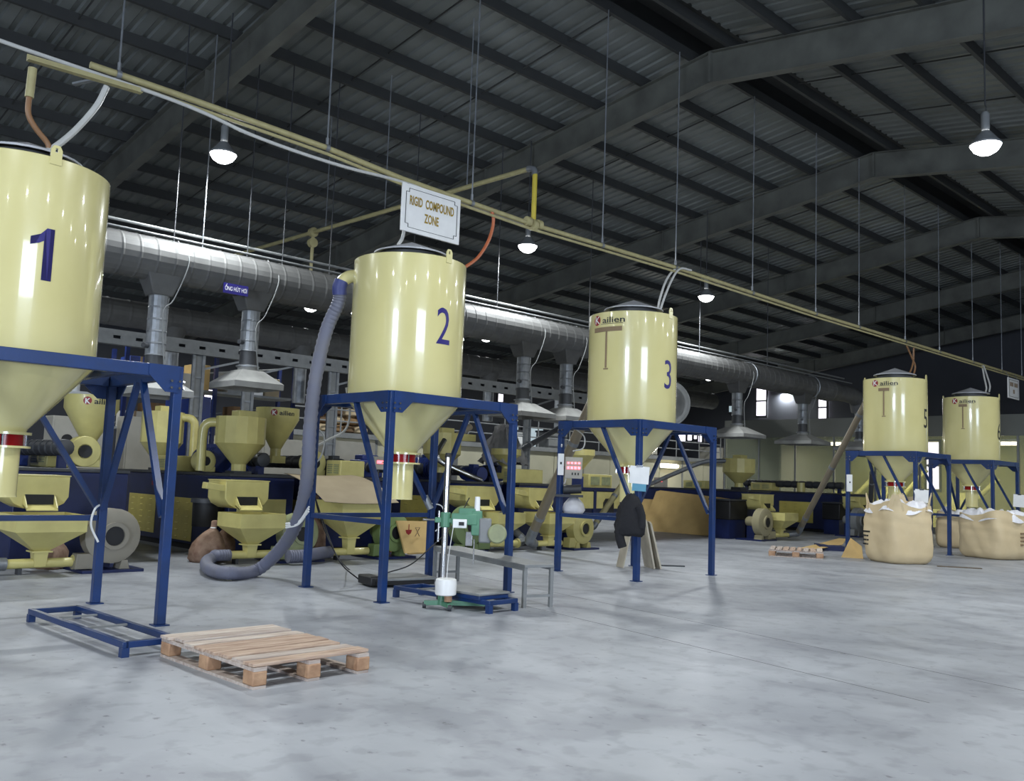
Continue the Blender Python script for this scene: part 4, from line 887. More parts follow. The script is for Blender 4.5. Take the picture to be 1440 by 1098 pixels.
sp_ = P('switch_plate', hb(.17, -.075, -.03, .16, .02, .1), WHT, t, bev=.006, label='white switch plate'); P('switch_button', hb(.19, -.09, -.03, .06, .012, .04), BLK, sp_)
P('side_plate', hb(.46, -.03, -.1, .14, .08, .28), GREY, t, bev=.02)
P('drive_wheel', M().lathe([(0, -.05), (.095, -.05), (.11, -.03), (.11, .03), (.09, .05), (0, .05)], n=24, axis='Y').move(Matrix.Translation(h + DR_ * .6 - FR_ * .06 + V((0, 0, -.13))) @ Matrix.Rotation(YAW - pi / 2, 4, 'Z')), GGR, t)
P('thread_tension', M().cyl(h + DR_ * .36 - FR_ * .02 + V((0, 0, .12)), h + DR_ * .36 - FR_ * .02 + V((0, 0, .28)), .035, .03, 12), WHT, t)
P('presser_foot', hb(.28, -.02, -.2, .08, .06, .16), STL, t, bev=.006); P('needle_bar', M().cyl(h + DR_ * .34 - FR_ * .03 + V((0, 0, -.2)), h + DR_ * .34 - FR_ * .03 + V((0, 0, -.48)), .008, n=6), STL, t)
P('thread', M().tube(spline([h + DR_ * .1 - FR_ * .08 + V((0, 0, -.06)), h + DR_ * .06 - FR_ * .09 + V((0, 0, -.4)), o + DR_ * .05 - FR_ * .09 + V((0, 0, .34))], 5), .004, 5), WHT, t)
c = o + DR_ * .045 - FR_ * .11
tag(P('thread_cone', M().lathe([(0, .17), (.105, .17), (.118, .18), (.122, .3), (.115, .345), (.1, .355), (.03, .345), (0, .34)], c + V((0, 0, 0)), 28, cap=False), WHT), 'big white thread cone at the foot of the silver sewing pole', 'thread cone')
tag(P('thread_tube', M().lathe([(.02, .1), (.045, .1), (.045, .17), (.02, .17)], c + DR_ * .03, 14), WOODB), 'small brown cardboard tube under the white thread cone', 'tube')
# ================================================================== BULK BAGS
def bulk_bag(label, c, w, h, rz=0, seed=1, straps=True, sag=.05, liner=True, marks=None):
    rnd = random.Random(seed); t = T('bulk_bag', label, 'bag', (c[0], c[1], 0), rz, group='woven bulk bags beside silos five and six')
    n = 64; L = 22; vs = []; ph = [rnd.uniform(0, 6.28) for _ in range(6)]
    for i in range(L):
        f = i / (L - 1); z = h * f; bul = (.84 + .16 * min(1, (f / .14)) ** .5) * (.95 + .05 * sin(pi * min(1, f * .95 + .1)) + .02 * f)
        for j in range(n):
            a = 2 * pi * j / n; ca, sa = cos(a), sin(a); k = (abs(ca) ** 5 + abs(sa) ** 5) ** (-1 / 5)
            r = w / 2 * bul * min(k, 1.26); r *= 1 + .02 * sin(5 * a + ph[0] + 4 * f) + .012 * sin(9 * a + ph[1] + 9 * f) + .012 * sin(30 * f + ph[2] + 2 * a) * (1 if f > .6 else .3) - .025 * max(0, f - .75) * 4 * abs(sin(6 * a + ph[3]))
            cor = max(0, abs(sin(2 * a)) - .5); zz = z + (sag * sin(2 * a + ph[3]) + .14 * cor) * f ** 4 + (.012 * sin(7 * a) if i == 0 else 0) * 0
            vs.append((r * ca, r * sa, max(.004, zz)))
    m = M().add(vs, [(i * n + j, i * n + (j + 1) % n, (i + 1) * n + (j + 1) % n, (i + 1) * n + j) for i in range(L - 1) for j in range(n)] + [tuple(range(n))[::-1]])
    P('bag_body', m, BAGM, t, smooth=80)
    if liner:
        vs = []; K = 7
        for i in range(K):
            f = i / (K - 1); r0 = w / 2 * (1.0 - .88 * f)
            for j in range(n):
                a = 2 * pi * j / n; k = min((abs(cos(a)) ** 5 + abs(sin(a)) ** 5) ** (-1 / 5), 1.2)
                r = r0 * k * (1 + .05 * sin(6 * a + ph[4] + 3 * f) * (1 - f * .5)); z = h - .03 + .16 * sin(pi * min(1, f * 1.4)) * (.6 + .4 * sin(3 * a + ph[5])) + .035 * sin(9 * a + 5 * f + ph[0]) + .02 * sin(14 * a + 9 * f)
                if i == 0: z = h - .13 + .05 * sin(4 * a + ph[1])
                vs.append((r * cos(a), r * sin(a), z))
        m = M().add(vs, [(i * n + j, i * n + (j + 1) % n, (i + 1) * n + (j + 1) % n, (i + 1) * n + j) for i in range(K - 1) for j in range(n)] + [tuple(range((K - 1) * n, K * n))])
        P('bag_liner', m, LINER, t, smooth=80, label='crumpled white plastic liner at the open top')
    if straps:
        for (sx, sy) in ((-1, -1), (1, -1), (-1, 1), (1, 1)):
            x, y = sx * w * .47, sy * w * .47; a = V((x, y - sy * .2, h - .12)); b = V((x - sx * .22, y, h - .1)); top = V((x - sx * .06 + rnd.uniform(-.03, .03), y - sy * .06, h + rnd.uniform(.2, .32)))
            m = M(); pts = spline([a, a.lerp(top, .6) + V((0, 0, .02)), top, b.lerp(top, .6) + V((0, 0, .02)), b], 4)
            for p, q in zip(pts[:-1], pts[1:]): m.bar(p, q, .09, .014, up=(sx, sy, 0))
            P('lifting_strap', m, BAGM, t)
    if marks:
        m = M()
        for i, l in enumerate(marks[2]):
            x = marks[0]
            for s_ in l: m.box(x, x + s_, -w * .518, -w * .5, marks[1] - i * .09, marks[1] - i * .09 + .035); x += s_ + .015
        m.move(Matrix.Rotation(marks[3], 4, 'Z')); P('print_lines', m, marks[4], t, kind='stuff')
    return t
bulk_bag('tall full bulk bag with straps and white liner in front of silo five', (20.05, 8.52), 1.12, 1.22, R(-28), 2, marks=(-.42, .62, ((.05, .09, .04), (.1, .05), (.06, .04, .05), (.12, .04)), -pi / 2, INKB))
bulk_bag('wide bulk bag with brown print at the edge of the frame, before silo six', (24.3, 7.95), 1.3, 1.06, R(-20), 5, straps=False, marks=(.05, .62, ((.06, .03, .06), (.04, .05, .03, .05), (.05, .03, .06), (.03, .04)), 0, INKBR))
bulk_bag('bulk bag with white liner standing under the outlet of silo six', (27.75, 9.95), 1.25, 1.0, R(8), 9, straps=False)
bulk_bag('dusty brown bulk bag far behind the right leg of silo five', (29.5, 12.3), 1.1, 1.35, R(30), 12, straps=False, liner=False)
# ================================================================== CARDBOARD, BOARDS, SACKS
def sheet(name, pts, m, label, cat, th=.008, group=None):
    """a thin solid sheet from corner points in order"""
    p = [V(q) for q in pts]; n = (p[1] - p[0]).cross(p[2] - p[0]).normalized() * th; k = len(p)
    o = P(name, M().add(p + [q + n for q in p], [tuple(range(k))[::-1], tuple(range(k, 2 * k))] + [(i, (i + 1) % k, (i + 1) % k + k, i + k) for i in range(k)]), m); return tag(o, label, cat, group)
sheet('cardboard_sheet', [(23.72, 18.35, .0), (23.72, 15.55, .0), (24.12, 15.35, 1.14), (24.12, 17.95, 1.3), (24.1, 18.1, 1.26)], CARD, 'large tan cardboard sheet leaning against the machine right of silo three', 'cardboard')
sheet('cardboard_sheet', [(24.1, 19.6, .0), (24.1, 18.0, .0), (24.16, 18.0, 1.0), (24.16, 19.6, 1.0)], CARD, 'smaller tan cardboard sheet behind the back leg of silo three', 'cardboard')
# bent sheet over the hopper
m = M(); nu, nv = 12, 4; vs = []
for i in range(nu + 1):
    u = i / nu
    for j in range(nv + 1):
        v = j / nv; x = 8.3 + 1.5 * v - .1 * u; y = 14.45 - 1.65 * u; z = 1.46 - .44 * u ** 1.8 - .03 * sin(v * 3.1)
        vs.append((x, y, z))
n_ = len(vs); vs += [(a, b, c - .006) for a, b, c in vs]
fs = [(i * (nv + 1) + j, i * (nv + 1) + j + 1, (i + 1) * (nv + 1) + j + 1, (i + 1) * (nv + 1) + j) for i in range(nu) for j in range(nv)]
m.add(vs, fs + [tuple(k + n_ for k in f) for f in fs]); tag(P('cardboard_sheet', m, CARDG), 'bent grey-brown cardboard sheet draped over the hopper behind silo two', 'cardboard')
# folded carton under silo two with red and brown handling marks
t = T('folded_carton', 'flattened tan carton with red glass mark leaning under silo two', 'carton', (10.6, 13.1, 0))
a, b, c_, d = AT(570, 778, 13.0), AT(607, 776, 13.0), AT(601, 733, 13.25), AT(558, 732, 13.25)
a.z = max(a.z, .0); nrm = V((0, .04, 0))
P('front_face', M().add([a, b, c_, d, a + nrm, b + nrm, c_ + nrm, d + nrm], [(0, 1, 2, 3), (4, 7, 6, 5), (0, 4, 5, 1), (1, 5, 6, 2), (2, 6, 7, 3), (3, 7, 4, 0)]), CARD, t)
P('back_layer', M().add([q + V((.12, .06, -.03)) for q in (a, b, c_, d)] + [q + V((.12, .1, -.03)) for q in (a, b, c_, d)], [(0, 1, 2, 3), (4, 7, 6, 5), (0, 4, 5, 1), (1, 5, 6, 2), (2, 6, 7, 3), (3, 7, 4, 0)]), CARD, t)
q = AT(576, 745, 13.12); P('glass_mark', M().prism([(q.x - .07, q.z), (q.x + .07, q.z), (q.x + .05, q.z - .06), (q.x, q.z - .09), (q.x - .05, q.z - .06)], q.y + .02, q.y + .026).box(q.x - .008, q.x + .008, q.y + .02, q.y + .026, q.z, q.z + .1), INKR, t, label='red printed handling mark')
q = AT(588, 748, 13.1); P('hook_mark', M().bar((q.x - .05, q.y + .02, q.z + .08), (q.x + .05, q.y + .02, q.z - .08), .015, .006).bar((q.x + .05, q.y + .02, q.z + .08), (q.x - .05, q.y + .02, q.z - .08), .015, .006).bar((q.x - .05, q.y + .02, q.z + .08), (q.x + .05, q.y + .02, q.z + .08), .012, .006), INKBR, t, label='brown printed handling mark')
def carton(label, c, sx, sy, sz, rz, m=CARDG):
    t = T('carton', label, 'box', c, rz); P('carton_body', M().box(-sx / 2, sx / 2, -sy / 2, sy / 2, 0, sz), m, t, bev=.006)
    P('tape_strip', M().box(-sx / 2 - .002, sx / 2 + .002, -.03, .03, sz - .08, sz + .002), INKBR, t)
carton('reddish brown carton behind the front leg of silo two', (10.75, 14.35, 0), .5, .4, .55, R(10), mat('carton_red_brown', (150, 98, 66), .75))
def sack(label, c, rx, ry, h, rz=0, seed=1, m=SACK, neck=True, group=None, name='sack'):
    rnd = random.Random(seed); t = T(name, label, 'sack', c, rz, group=group); n = 22; vs = []; p1, p2 = rnd.uniform(0, 6), rnd.uniform(0, 6)
    prof = [(.9, 0), (1.05, .1), (1.04, .28), (.92, .46), (.72, .6), (.48, .72), (.26, .8)] + ([(.15, .84), (.2, .92), (.26, 1.0), (.2, 1.03)] if neck else [(.1, .97)])
    for r, z in prof:
        for j in range(n):
            a = 2 * pi * j / n; k = 1 + .09 * sin(3 * a + p1 + z * 3) + .07 * sin(5 * a + p2 + z * 7) + .04 * sin(11 * a + z * 9)
            vs.append((r * rx * k * cos(a) + (z ** 2) * rx * .5, r * ry * k * sin(a), z * h))
    K = len(prof); mm = M().add(vs, [(i * n + j, i * n + (j + 1) % n, (i + 1) * n + (j + 1) % n, (i + 1) * n + j) for i in range(K - 1) for j in range(n)] + [tuple(range(n))[::-1], tuple(range((K - 1) * n, K * n))])
    P('sack_body', mm, m, t, smooth=80)
    if neck: P('tie', M().lathe([(.17 * rx, .83 * h), (.19 * rx, .845 * h), (.17 * rx, .86 * h)], (rx * .35, 0, 0), 12, cap=False), WHT, t)
    return t
sack('tied brown sack on the floor left of the blue-grey hose loop', (6.8, 14.0, 0), .27, .24, .64, R(-20), 3)
sack('brown sack standing behind the hopper inside the hose loop', (7.25, 14.35, 0), .2, .16, .62, R(10), 4)
sack('brown sack with pale top leaning by the blower behind the hose', (8.9, 14.15, .0), .24, .2, 1.05, R(70), 5)
sack('tan sack standing behind the left leg of silo two', (9.2, 14.3, 0), .3, .25, .6, 0, 6, CARDG)
sack('brown sack on the floor left under silo one', (3.55, 13.75, 0), .26, .22, .62, 0, 8)
sack('dark brown sack beside the hopper under silo one', (4.45, 13.9, 0), .22, .2, .5, R(50), 9)
# black tank on the side of the second line
t = T('black_tank', 'black round tank with a rim beside the yellow louvred panel', 'tank', (7.22, 14.95, 0))
P('tank_body', M().lathe([(0, .5), (.24, .5), (.25, .9), (0, .9)], (7.24, 14.95, 0), 24, cap=False), BLK, t); P('tank_rim', M().lathe([(.25, .9), (.28, .9), (.28, .97), (.25, .97)], (7.24, 14.95, 0), 24), DGREY, t); P('tank_stand', M().box(7.3, 7.46, 14.85, 15.05, 0, .5), BLUD, t)
t = T('black_tank', 'black square tank left of the far grey blower', 'tank', (23.3, 14.9, 0)); P('tank_body', M().box(22.95, 23.9, 14.6, 15.3, .55, 1.1), BLK, t, bev=.03); P('tank_rim', M().box(22.93, 23.92, 14.58, 15.32, 1.1, 1.14), DGREY, t); P('tank_stand', M().box(23.0, 23.85, 14.65, 15.25, 0, .55), BLUD, t)
t = T('black_tank', 'black square tank at the end of the farthest line, left of silo five', 'tank', (30.4, 15.0, 0)); P('tank_body', M().box(30.0, 30.9, 14.75, 15.4, .5, 1.05), BLK, t, bev=.03); P('tank_rim', M().box(29.98, 30.92, 14.73, 15.42, 1.05, 1.1), DGREY, t); P('tank_stand', M().box(30.05, 30.85, 14.8, 15.35, 0, .5), BLUD, t)
# boards leaning at silo three
def board(label, a, b, top, th, m):
    a, b, top = V(a), V(b), V(top); e = b - a
    sheet('leaning_board', [a, b, b + top, a + e * .08 + top, a + top * .95], m, label, 'board', th)
PLY = mat('pale_board', (196, 188, 170), .6, col2=(120, 108, 92), scale=3)
board('pale board leaning on the rear leg of silo three, outer of two', (13.35, 9.9, 0), (13.62, 10.32, 0), (-.12, .16, .82), .03, PLY)
board('pale board leaning on the rear leg of silo three, inner of two', (13.25, 9.97, 0), (13.52, 10.39, 0), (-.08, .15, .86), .03, PLY)
sheet('leaning_board', [(12.85, 10.35, 0), (12.97, 10.6, 0), (13.2, 10.55, .9), (13.08, 10.3, .9)], PLY, 'narrow pale board left of the rear leg of silo three', 'board', .02)
tag(P('steel_strip', M().bar((13.75, 10.4, .012), (14.2, 9.98, .012), .06, .02), DGREY), 'dark strip lying on the floor right of the leaning boards', 'strip')
tag(P('wood_lath', M().bar((19.85, 7.62, .01), (20.3, 6.9, .01), .09, .02), LATH), 'thin wooden lath on the floor right of the tall bulk bag', 'lath')
a = FL(1184, 782); sheet('cardboard_sheet', [FL(1183, 783, .01), FL(1214, 785, .01), FL(1212, 768, .3), FL(1196, 756, .42), FL(1193, 766, .25)], CARD, 'tan cardboard piece propped left of the tall bulk bag', 'cardboard', .01)
sheet('cardboard_sheet', [FL(1120, 772, .04), FL(1140, 774, .04), FL(1185, 766, .12), FL(1190, 758, .2), FL(1180, 757, .2), FL(1150, 765, .1)], CARD, 'long tan cardboard piece lying behind the small dirty pallet', 'cardboard', .01)
pl = T('plastic_pallet', 'dark blue plastic pallet piece below the long cardboard piece', 'pallet', (22.2, 11.2, 0), R(35))
P('deck', M().box(-.5, .5, -.3, .3, .09, .12), BLUD, pl)
for x in (-.42, 0, .42): P('block', M().box(x - .07, x + .07, -.3, .3, 0, .09), BLUD, pl)
# ================================================================== CLOTHING, PAPERS, BOXES ON THE STANDS
def stand(n, sx, sy): return V((SILOS[n][0] + sx * HX, SILOS[n][1] + sy * HY, 0))
L3 = stand(3, -1, -1)
m = M(); n = 20; vs = []
prof = [(1.33, .05, .04), (1.27, .1, .07), (1.15, .17, .09), (1.0, .2, .11), (.86, .23, .12), (.74, .24, .11), (.7, .2, .09)]
for i, (z, ra, rb) in enumerate(prof):
    for j in range(n):
        a = 2 * pi * j / n; k = 1 + .14 * sin(4 * a + i) + .1 * sin(9 * a + 1.7 * i)
        q = L3 - DR_ * .13 - FR_ * .12 + DR_ * (ra * k * cos(a)) + FR_ * (rb * k * sin(a)); vs.append((q.x, q.y, z + .02 * sin(3 * a + i)))
K = len(prof); m.add(vs, [(i * n + j, i * n + (j + 1) % n, (i + 1) * n + (j + 1) % n, (i + 1) * n + j) for i in range(K - 1) for j in range(n)] + [tuple(range(n))[::-1], tuple(range((K - 1) * n, K * n))])
t = T('black_jacket', 'black jacket hanging on the front leg of silo three', 'jacket', L3 + V((0, 0, 1.3)))
P('jacket_body', m, CLOTH, t, smooth=80)
b = L3 - DR_ * .26 - FR_ * .14
P('sleeve', M().tube(spline([b + V((0, 0, 1.1)) + DR_ * .08, b + V((0, 0, .9)), b + V((0, 0, .7)) - DR_ * .03, b + V((0, 0, .52)) + DR_ * .02], 4), [.08 - .001 * i for i in range(13)], 12), CLOTH, t)
b = L3 - DR_ * .02 - FR_ * .16; P('sleeve', M().tube(spline([b + V((0, 0, 1.15)), b + V((0, 0, 1.0)) + DR_ * .05, b + V((0, 0, .82)) + DR_ * .04], 4), .07, 12), CLOTH, t)
def papers(name, label, c, w, h, d=FR_, r=DR_, m=WHT, clip=True, extra=True):
    t = T(name, label, 'papers', c); f = -d * .085
    def sh(cx, cz, sw, shh, off, rot, mm, nm):
        p = [c + f * (1 + off) + r * (cx + x * cos(rot) - z * sin(rot)) + V((0, 0, cz + x * sin(rot) + z * cos(rot))) for x, z in ((-sw / 2, -shh / 2), (sw / 2, -shh / 2), (sw / 2, shh / 2), (-sw / 2, shh / 2))]
        P(nm, M().add(p + [q - d * .004 for q in p], [(0, 1, 2, 3), (7, 6, 5, 4), (0, 4, 5, 1), (1, 5, 6, 2), (2, 6, 7, 3), (3, 7, 4, 0)]), mm, t)
    sh(0, 0, w, h, .05, -.06, m, 'paper_sheet')
    if extra: sh(-w * .3, h * .12, w * .4, h * .7, .12, .3, m, 'loose_sheet'); sh(.0, -h * .62, w * .72, h * .6, 0, -.04, BLUP, 'blue_folder')
    if clip: P('bulldog_clip', M().bar(c + f * 1.1 - r * .05 + V((0, 0, h / 2)), c + f * 1.1 + r * .05 + V((0, 0, h / 2)), .02, .03), STL, t)
papers('clipboard_papers', 'white papers and blue folder clipped on the front leg of silo three', L3 + V((0, 0, 1.63)), .3, .27)
L5 = stand(5, -1, -1); papers('clipboard_papers', 'white paper on the front leg of silo five above the bulk bag', L5 + DR_ * .1 + V((0, 0, 1.45)), .32, .3)
papers('clipboard_papers', 'white paper on the leg of silo six at the edge of the frame', stand(6, 1, -1) + V((0, 0, 1.4)), .36, .36, extra=False)
def switch_box(label, c, s=(.09, .06, .26), led=False, m=WHT):
    t = T('switch_box', label, 'switch box', c); P('box_body', M().cbox(c, *s, YAW - pi / 2), m, t, bev=.006)
    P('rocker_switch', M().cbox(V(c) - FR_ * (s[1] / 2) + V((0, 0, .02)), .03, .012, .04, YAW - pi / 2), BLK, t)
    if led: P('pilot_lamp', M().lathe([(0, 0), (.024, .005), (.024, .03), (0, .04)], n=12, cap=False).move(Matrix.Translation(V(c) - FR_ * .03 - DR_ * .03 + V((0, 0, -.1))) @ Matrix.Rotation(pi / 2, 4, 'X')), LED, t, label='lit red pilot lamp')
L2 = stand(2, -1, 1); L3l = stand(3, -1, 1); L5l = stand(5, -1, 1)
switch_box('white switch box with a red pilot lamp on the left leg of silo two', L2 - FR_ * .1 + V((0, 0, 1.63)) - DR_ * .03, led=True)
switch_box('white switch box on the left leg of silo three', L3l - FR_ * .1 + V((0, 0, 1.77)), (.1, .06, .36))
switch_box('white switch box on the left leg of silo five', L5l - FR_ * .1 + V((0, 0, 1.7)), (.13, .06, .42))
t = T('weighing_indicator', 'grey weighing indicator with red digits right of the left leg of silo three', 'indicator', L3l + DR_ * .2 + V((0, 0, 1.6)))
c = L3l + DR_ * .22 + FR_ * .02 + V((0, 0, 1.72)); P('panel_box', M().cbox(c, .3, .12, .36, YAW - pi / 2), CABM, t, bev=.01)
P('panel_bracket', M().cbox(L3l + DR_ * .08 + V((0, 0, 1.72)), .12, .04, .06, YAW - pi / 2), DGREY, t)
m = M()
for i in range(4): m.cbox(c - FR_ * .064 + DR_ * (-.09 + i * .06) + V((0, 0, .08)), .035, .008, .03, YAW - pi / 2).cbox(c - FR_ * .064 + DR_ * (-.09 + i * .06) + V((0, 0, .0)), .042, .008, .045, YAW - pi / 2)
P('red_digits', m, LED, t, kind='stuff', label='lit red digits')
m = M()
for i in range(3): m.cbox(c - FR_ * .064 + DR_ * (-.02 + i * .05) + V((0, 0, -.1)), .02, .008, .04, YAW - pi / 2)
P('panel_buttons', m, BLK, t, kind='stuff')
t = T('small_motor_shelf', 'dark shelf with a small motor on the left leg of silo three', 'shelf', L3l + V((0, 0, 1.3)))
c = L3l + DR_ * .16 + V((0, 0, 1.25)); P('shelf_plate', M().cbox(c, .46, .2, .04, YAW - pi / 2), DGREY, t); P('shelf_motor', M().cyl(c - DR_ * .1 + V((0, 0, .1)), c + DR_ * .2 + V((0, 0, .12)), .075, n=14), DGREY, t)
tag(P('white_plastic_bag', M().lathe([(0, 0), (.16, 0), (.2, .06), (.17, .16), (.1, .24), (.05, .28), (0, .3)], L3l + FR_ * .1 + DR_ * .25 + V((0, 0, .96)), 12, cap=False), LINER, smooth=80), 'white plastic bag lying on the low rail of silo three', 'bag')
# cables and ties
def cable(pts, r, m, label): o = P('cable', M().tube(spline(pts, 7), r, 6), m); tag(o, label, 'cable')
cable([L2 + V((-.05, -.08, 1.5)), AT(441, 690, 10.6), AT(457, 740, 10.6), AT(478, 790, 10.3), FL(505, 815, .05)], .009, BLK, 'black cable running from the left leg of silo two to the black scale, upper one')
cable([L2 + V((-.05, -.08, 1.45)), AT(448, 720, 10.65), AT(470, 775, 10.5), FL(490, 800, .01), FL(520, 818, .03)], .009, BLK, 'black cable running from the left leg of silo two to the black scale, lower one')
cable([FL(545, 805, .13), AT(575, 795, 10.2), AT(600, 775, 10.3), AT(640, 735, 10.4), AT(660, 700, 10.6)], .009, BLK, 'black cable rising from the black scale towards the rear of silo two')
cable([L2 + V((-.06, -.07, 2.3)), AT(432, 590, 10.5), AT(455, 612, 10.5), AT(452, 640, 10.5), AT(440, 655, 10.6)], .011, WHO, 'grey cable loop beside the left leg of silo two')
cable([AT(487, 545, 10.7), AT(492, 580, 10.7), AT(485, 605, 10.7), AT(462, 618, 10.7), AT(440, 630, 10.6)], .018, WHO, 'pale hose curving behind the left side of silo two')
cable([L3l + V((-.06, -.07, 2.1)), AT(788, 640, 10.6), AT(785, 665, 10.6), AT(793, 680, 10.6), AT(797, 668, 10.6)], .014, WHT, 'white cable loop on the left leg of silo three')
cable([AT(797, 598, 10.6), AT(812, 605, 10.6), AT(822, 615, 10.6), AT(820, 630, 10.6), AT(806, 634, 10.6)], .012, WHT, 'white cable hanging from the left corner of silo three')
for k, dz in enumerate((0, .03, .06)): cable([AT(402, 742 - k * 3, 11.0), AT(420, 737 - k * 2, 10.75), L2 + V((-.06, -.06, .98 + dz))], .012, WHT, ('lowest', 'middle', 'uppermost')[k] + ' of three white straps tying the hose to the leg of silo two')
t = T('steel_hand_tool', 'bright steel fitting with wires hanging on the rear leg of silo two', 'tool', stand(2, 1, 1) + V((0, 0, 1.1)))
q = stand(2, 1, 1) - FR_ * .09; P('fitting', M().cyl(q + V((0, 0, 1.02)), q + V((0, 0, 1.2)) - DR_ * .1, .05, n=12), GALV, t); P('hanging_rod', M().cyl(q + DR_ * .12 + V((0, 0, .55)), q + DR_ * .12 + V((0, 0, 1.0)), .018, n=8), STL, t)
P('wires', M().tube(spline([q + V((0, 0, 1.1)), q + DR_ * .16 + V((0, 0, 1.06)), q + DR_ * .2 + V((0, 0, .85)), q + DR_ * .08 + V((0, 0, .7))], 5), .008, 6), WHT, t)
cable([AT(146, 708, 10.2), AT(134, 715, 10.2), AT(128, 738, 10.2), AT(138, 762, 10.2)], .012, WHT, 'white wire hanging from the brace of silo one')
# ================================================================== FAN, CABINETS AND STORED GOODS FURTHER BACK
fx, fy, fz = 18.05, 13.3, 3.45
t = T('drum_fan', 'large round industrial fan with wire guard behind silo three', 'fan', (fx, fy, fz))
fd = V((-.85, -.52, 0)).normalized(); rot = fd.to_track_quat('Z', 'Y').to_matrix().to_4x4(); mt = Matrix.Translation((fx, fy, fz)) @ rot
P('fan_shroud', M().lathe([(.56, .02), (.575, .02), (.575, .12), (.56, .12)], n=32).move(mt), GREY, t)
m = M()
for r in (.1, .17, .24, .31, .38, .45, .52): m.lathe([(r - .006, .12), (r + .006, .12), (r + .006, .13), (r - .006, .13)], n=28)
for k in range(24): a = k * pi / 12; m.bar((.06 * cos(a), .06 * sin(a), .125), (.57 * cos(a), .57 * sin(a), .125), .008)
P('wire_guard', m.move(mt), GREY, t, kind='stuff')
P('fan_hub', M().cyl((0, 0, -.1), (0, 0, .13), .09, n=16).move(mt), DGREY, t)
for k in range(4): P('fan_blade', M().cbox((0, .3, 0), .2, .44, .012, ry=.4).move(mt @ Matrix.Rotation(k * pi / 2, 4, 'Z')), GALV, t)
P('fan_bracket', M().bar((fx + .05, fy, fz + .5), (fx + .05, fy + .95, DZ - .2), .06), DGREY, t)
def cabinet(label, x, y, w, d, h, knobs=0, m=CABM):
    t = T('control_cabinet', label, 'cabinet', (x, y, 0)); P('cabinet_body', M().box(x - w / 2, x + w / 2, y - d / 2, y + d / 2, 0, h), m, t, bev=.015)
    cd_ = P('cabinet_door', M().box(x - w / 2 + .04, x + w / 2 - .04, y - d / 2 - .02, y - d / 2, .1, h - .06), m, t, bev=.006)
    for i in range(knobs): P('round_gauge', M().cyl((x - w / 4 + (i % 2) * w / 2.4, y - d / 2 - .02, h - .5 - (i // 2) * .32), (x - w / 4 + (i % 2) * w / 2.4, y - d / 2 - .05, h - .5 - (i // 2) * .32), .11, n=16), BLK, cd_)
    P('door_handle', M().box(x + w / 2 - .12, x + w / 2 - .09, y - d / 2 - .05, y - d / 2 - .02, h / 2 - .1, h / 2 + .1), BLK, cd_)
cabinet('grey control cabinet with round black gauges behind the feed funnel of silo one', 7.1, 21.2, 1.2, .55, 2.5, 4)
cabinet('grey cabinet left part of the row behind the first louvred line', 8.6, 21.2, 1.1, .55, 2.6)
cabinet('beige cabinet with gauges behind the logo funnel left of silo two', 12.3, 21.2, 1.6, .55, 2.3, 2)
cabinet('plain beige cabinet behind the left legs of silo two', 14.2, 21.2, 1.5, .55, 2.35)
cabinet('grey cabinet under the ledge behind the rear of silo two', 17.4, 21.2, 1.2, .55, 2.1, 0, GREY)
cabinet('tall blue cabinet behind the right part of silo one stand', 9.6, 21.2, .9, .55, 3.2, 0, BLUM)
q = AT(941, 655, PYL - .1); t = T('work_lamp', 'bright tube work lamp on the cream wall behind silo three', 'lamp', q)
P('lamp_housing', M().box(q.x - .7, q.x + .7, PYL - .08, PYL, q.z - .12, q.z + .12), WHT, t); P('lamp_tube', M().cyl((q.x - .65, PYL - .15, q.z), (q.x + .65, PYL - .15, q.z), .08, n=10), TUBEL, t)
area('work_lamp_light', (q.x, PYL - .3, q.z), 1.2, .1, 40, (1, .95, .8), (q.x, PYL - 2, q.z - 1))
t = T('far_display_box', 'small grey box with red digits on the machine behind silo two', 'display', (10.2, 14.95, 1.73)); q = AT(532, 651, 14.9)
P('display_box', M().cbox(q, .26, .16, .26), CABM, t, bev=.01); P('display_digits', M().box(q.x - .09, q.x + .06, q.y - .087, q.y - .08, q.z - .01, q.z + .05), LED, t, label='lit red digits'); P('display_post', M().cyl((q.x, q.y, 1.41), (q.x, q.y, q.z - .13), .03, n=8), DGREY, t)
SACKP = [mat('pale_sack', (196, 178, 146), .7, col2=(160, 138, 104), scale=8), mat('tan_sack', (150, 120, 82), .75, col2=(116, 88, 58), scale=8), mat('dark_sack', (108, 84, 58), .7, col2=(84, 62, 42), scale=8)]
k = 0
lab = ['lowest', 'second', 'third', 'fourth', 'fifth']
for col, x in enumerate([AT(p_, 600, 28.0).x for p_ in (452, 468, 484, 499)]):
    for lev in range((3, 4, 4, 3)[col]):
        z = 2.912 + lev * .3
        o = P('stored_sack', M().lathe([(0, 0), (.36, .0), (.46, .06), (.46, .2), (.36, .28), (0, .295)], n=14, cap=False).move(Matrix.Translation((x + random.uniform(-.05, .05), 28.1, z)) @ Matrix.Rotation(random.uniform(-.3, .3), 4, 'Z') @ Matrix.Diagonal((1, 1.3, 1, 1))), SACKP[(col + lev * 2) % 3])
        tag(o, f'{lab[lev]} sack from the ledge in the {("first", "second", "third", "fourth")[col]} pile behind silo two', 'sack', 'stored sacks on the grey ledge')
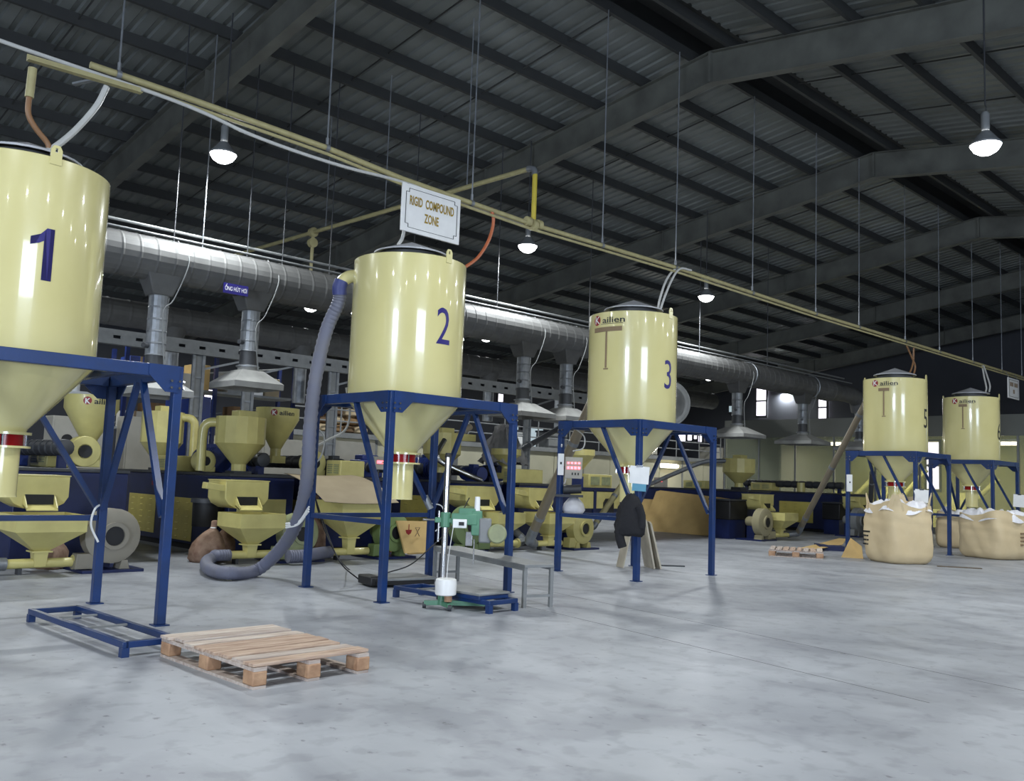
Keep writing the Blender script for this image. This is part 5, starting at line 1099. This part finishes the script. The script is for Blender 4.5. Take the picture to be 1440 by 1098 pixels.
for i, (px, lb, m) in enumerate(((716, 'white stored box behind the plastic wrapped funnel', WHT), (775, 'grey stored box on the ledge left of silo three', GREY), (905, 'grey stored box on the ledge behind the cone of silo three', CABM), (1000, 'pale stored box on the ledge right of silo three', CABM))):
    q = AT(px, 640, 28.1); t = T('storage_box', lb, 'box', (q.x, 28.1, 2.912)); P('box_body', M().box(q.x - .6, q.x + .6, 27.7, 28.5, 2.912, 3.5 + .1 * (i % 2)), m, t, bev=.02); P('box_lid', M().box(q.x - .63, q.x + .63, 27.67, 28.53, 3.5 + .1 * (i % 2), 3.58 + .1 * (i % 2)), DGREY, t)
# storage rack with boxes in the dark left background
RX0, RX1, RYB = 9.2, 14.2, 24.2
t = T('storage_rack', 'dark steel storage rack with boxes behind the hoods left of silo two', 'rack', (11.7, RYB, 0))
for x in (RX0, (RX0 + RX1) / 2, RX1):
    for y in (RYB, RYB + .9): P('upright', M().box(x - .05, x + .05, y - .05, y + .05, 0, 4.6), BLUD, t)
for z in (.2, 1.35, 2.5, 3.65): P('shelf_board', M().box(RX0, RX1, RYB, RYB + .9, z - .06, z), GREY, t)
for z in (1.9, 3.1, 4.3): P('back_brace', M().bar((RX0, RYB + .9, z - .5), (RX1, RYB + .9, z + .3), .04), GREY, t)
rr = random.Random(4); BOXM = [CARD, CARDG, CABM, GREY, BLUM, WHT, mat('brown_carton', (140, 108, 74), .75)]
ordn = ('first', 'second', 'third', 'fourth', 'fifth', 'sixth', 'seventh', 'eighth')
for si, z in enumerate((1.35, 2.5, 3.65)):
    x = RX0 + .12; k = 0
    while x < RX1 - .6 and k < 8:
        w_ = rr.uniform(.42, .62); h_ = rr.uniform(.35, .8)
        if not x < (RX0 + RX1) / 2 < x + w_ + .06:
            t = T('stored_carton', f'{ordn[k]} box from the left on the {("second", "third", "top")[si]} shelf of the storage rack', 'box', (x + w_ / 2, RYB + .4, z), group='boxes on the storage rack')
            P('carton_body', M().box(x, x + w_, RYB + .08, RYB + .75, z, z + h_), rr.choice(BOXM), t, bev=.01); P('tape_strip', M().box(x + w_ / 2 - .03, x + w_ / 2 + .03, RYB + .076, RYB + .76, z + h_ * .6, z + h_ + .003), INKBR, t)
            k += 1
        x += w_ + .07
# railing of the platform over the inner wall
t = T('platform_railing', 'grey pipe railing on the ledge behind the duct drops', 'railing', (26, PYL - .05, 2.9))
for z in (3.3, 3.7, 4.1): P('rail_pipe', M().cyl((16, PYL - .05, z), (42, PYL - .05, z), .028, n=8), GREY, t)
for x in range(16, 43, 2): P('rail_post', M().cyl((x, PYL - .05, 2.9), (x, PYL - .05, 4.1), .03, n=8), GREY, t)
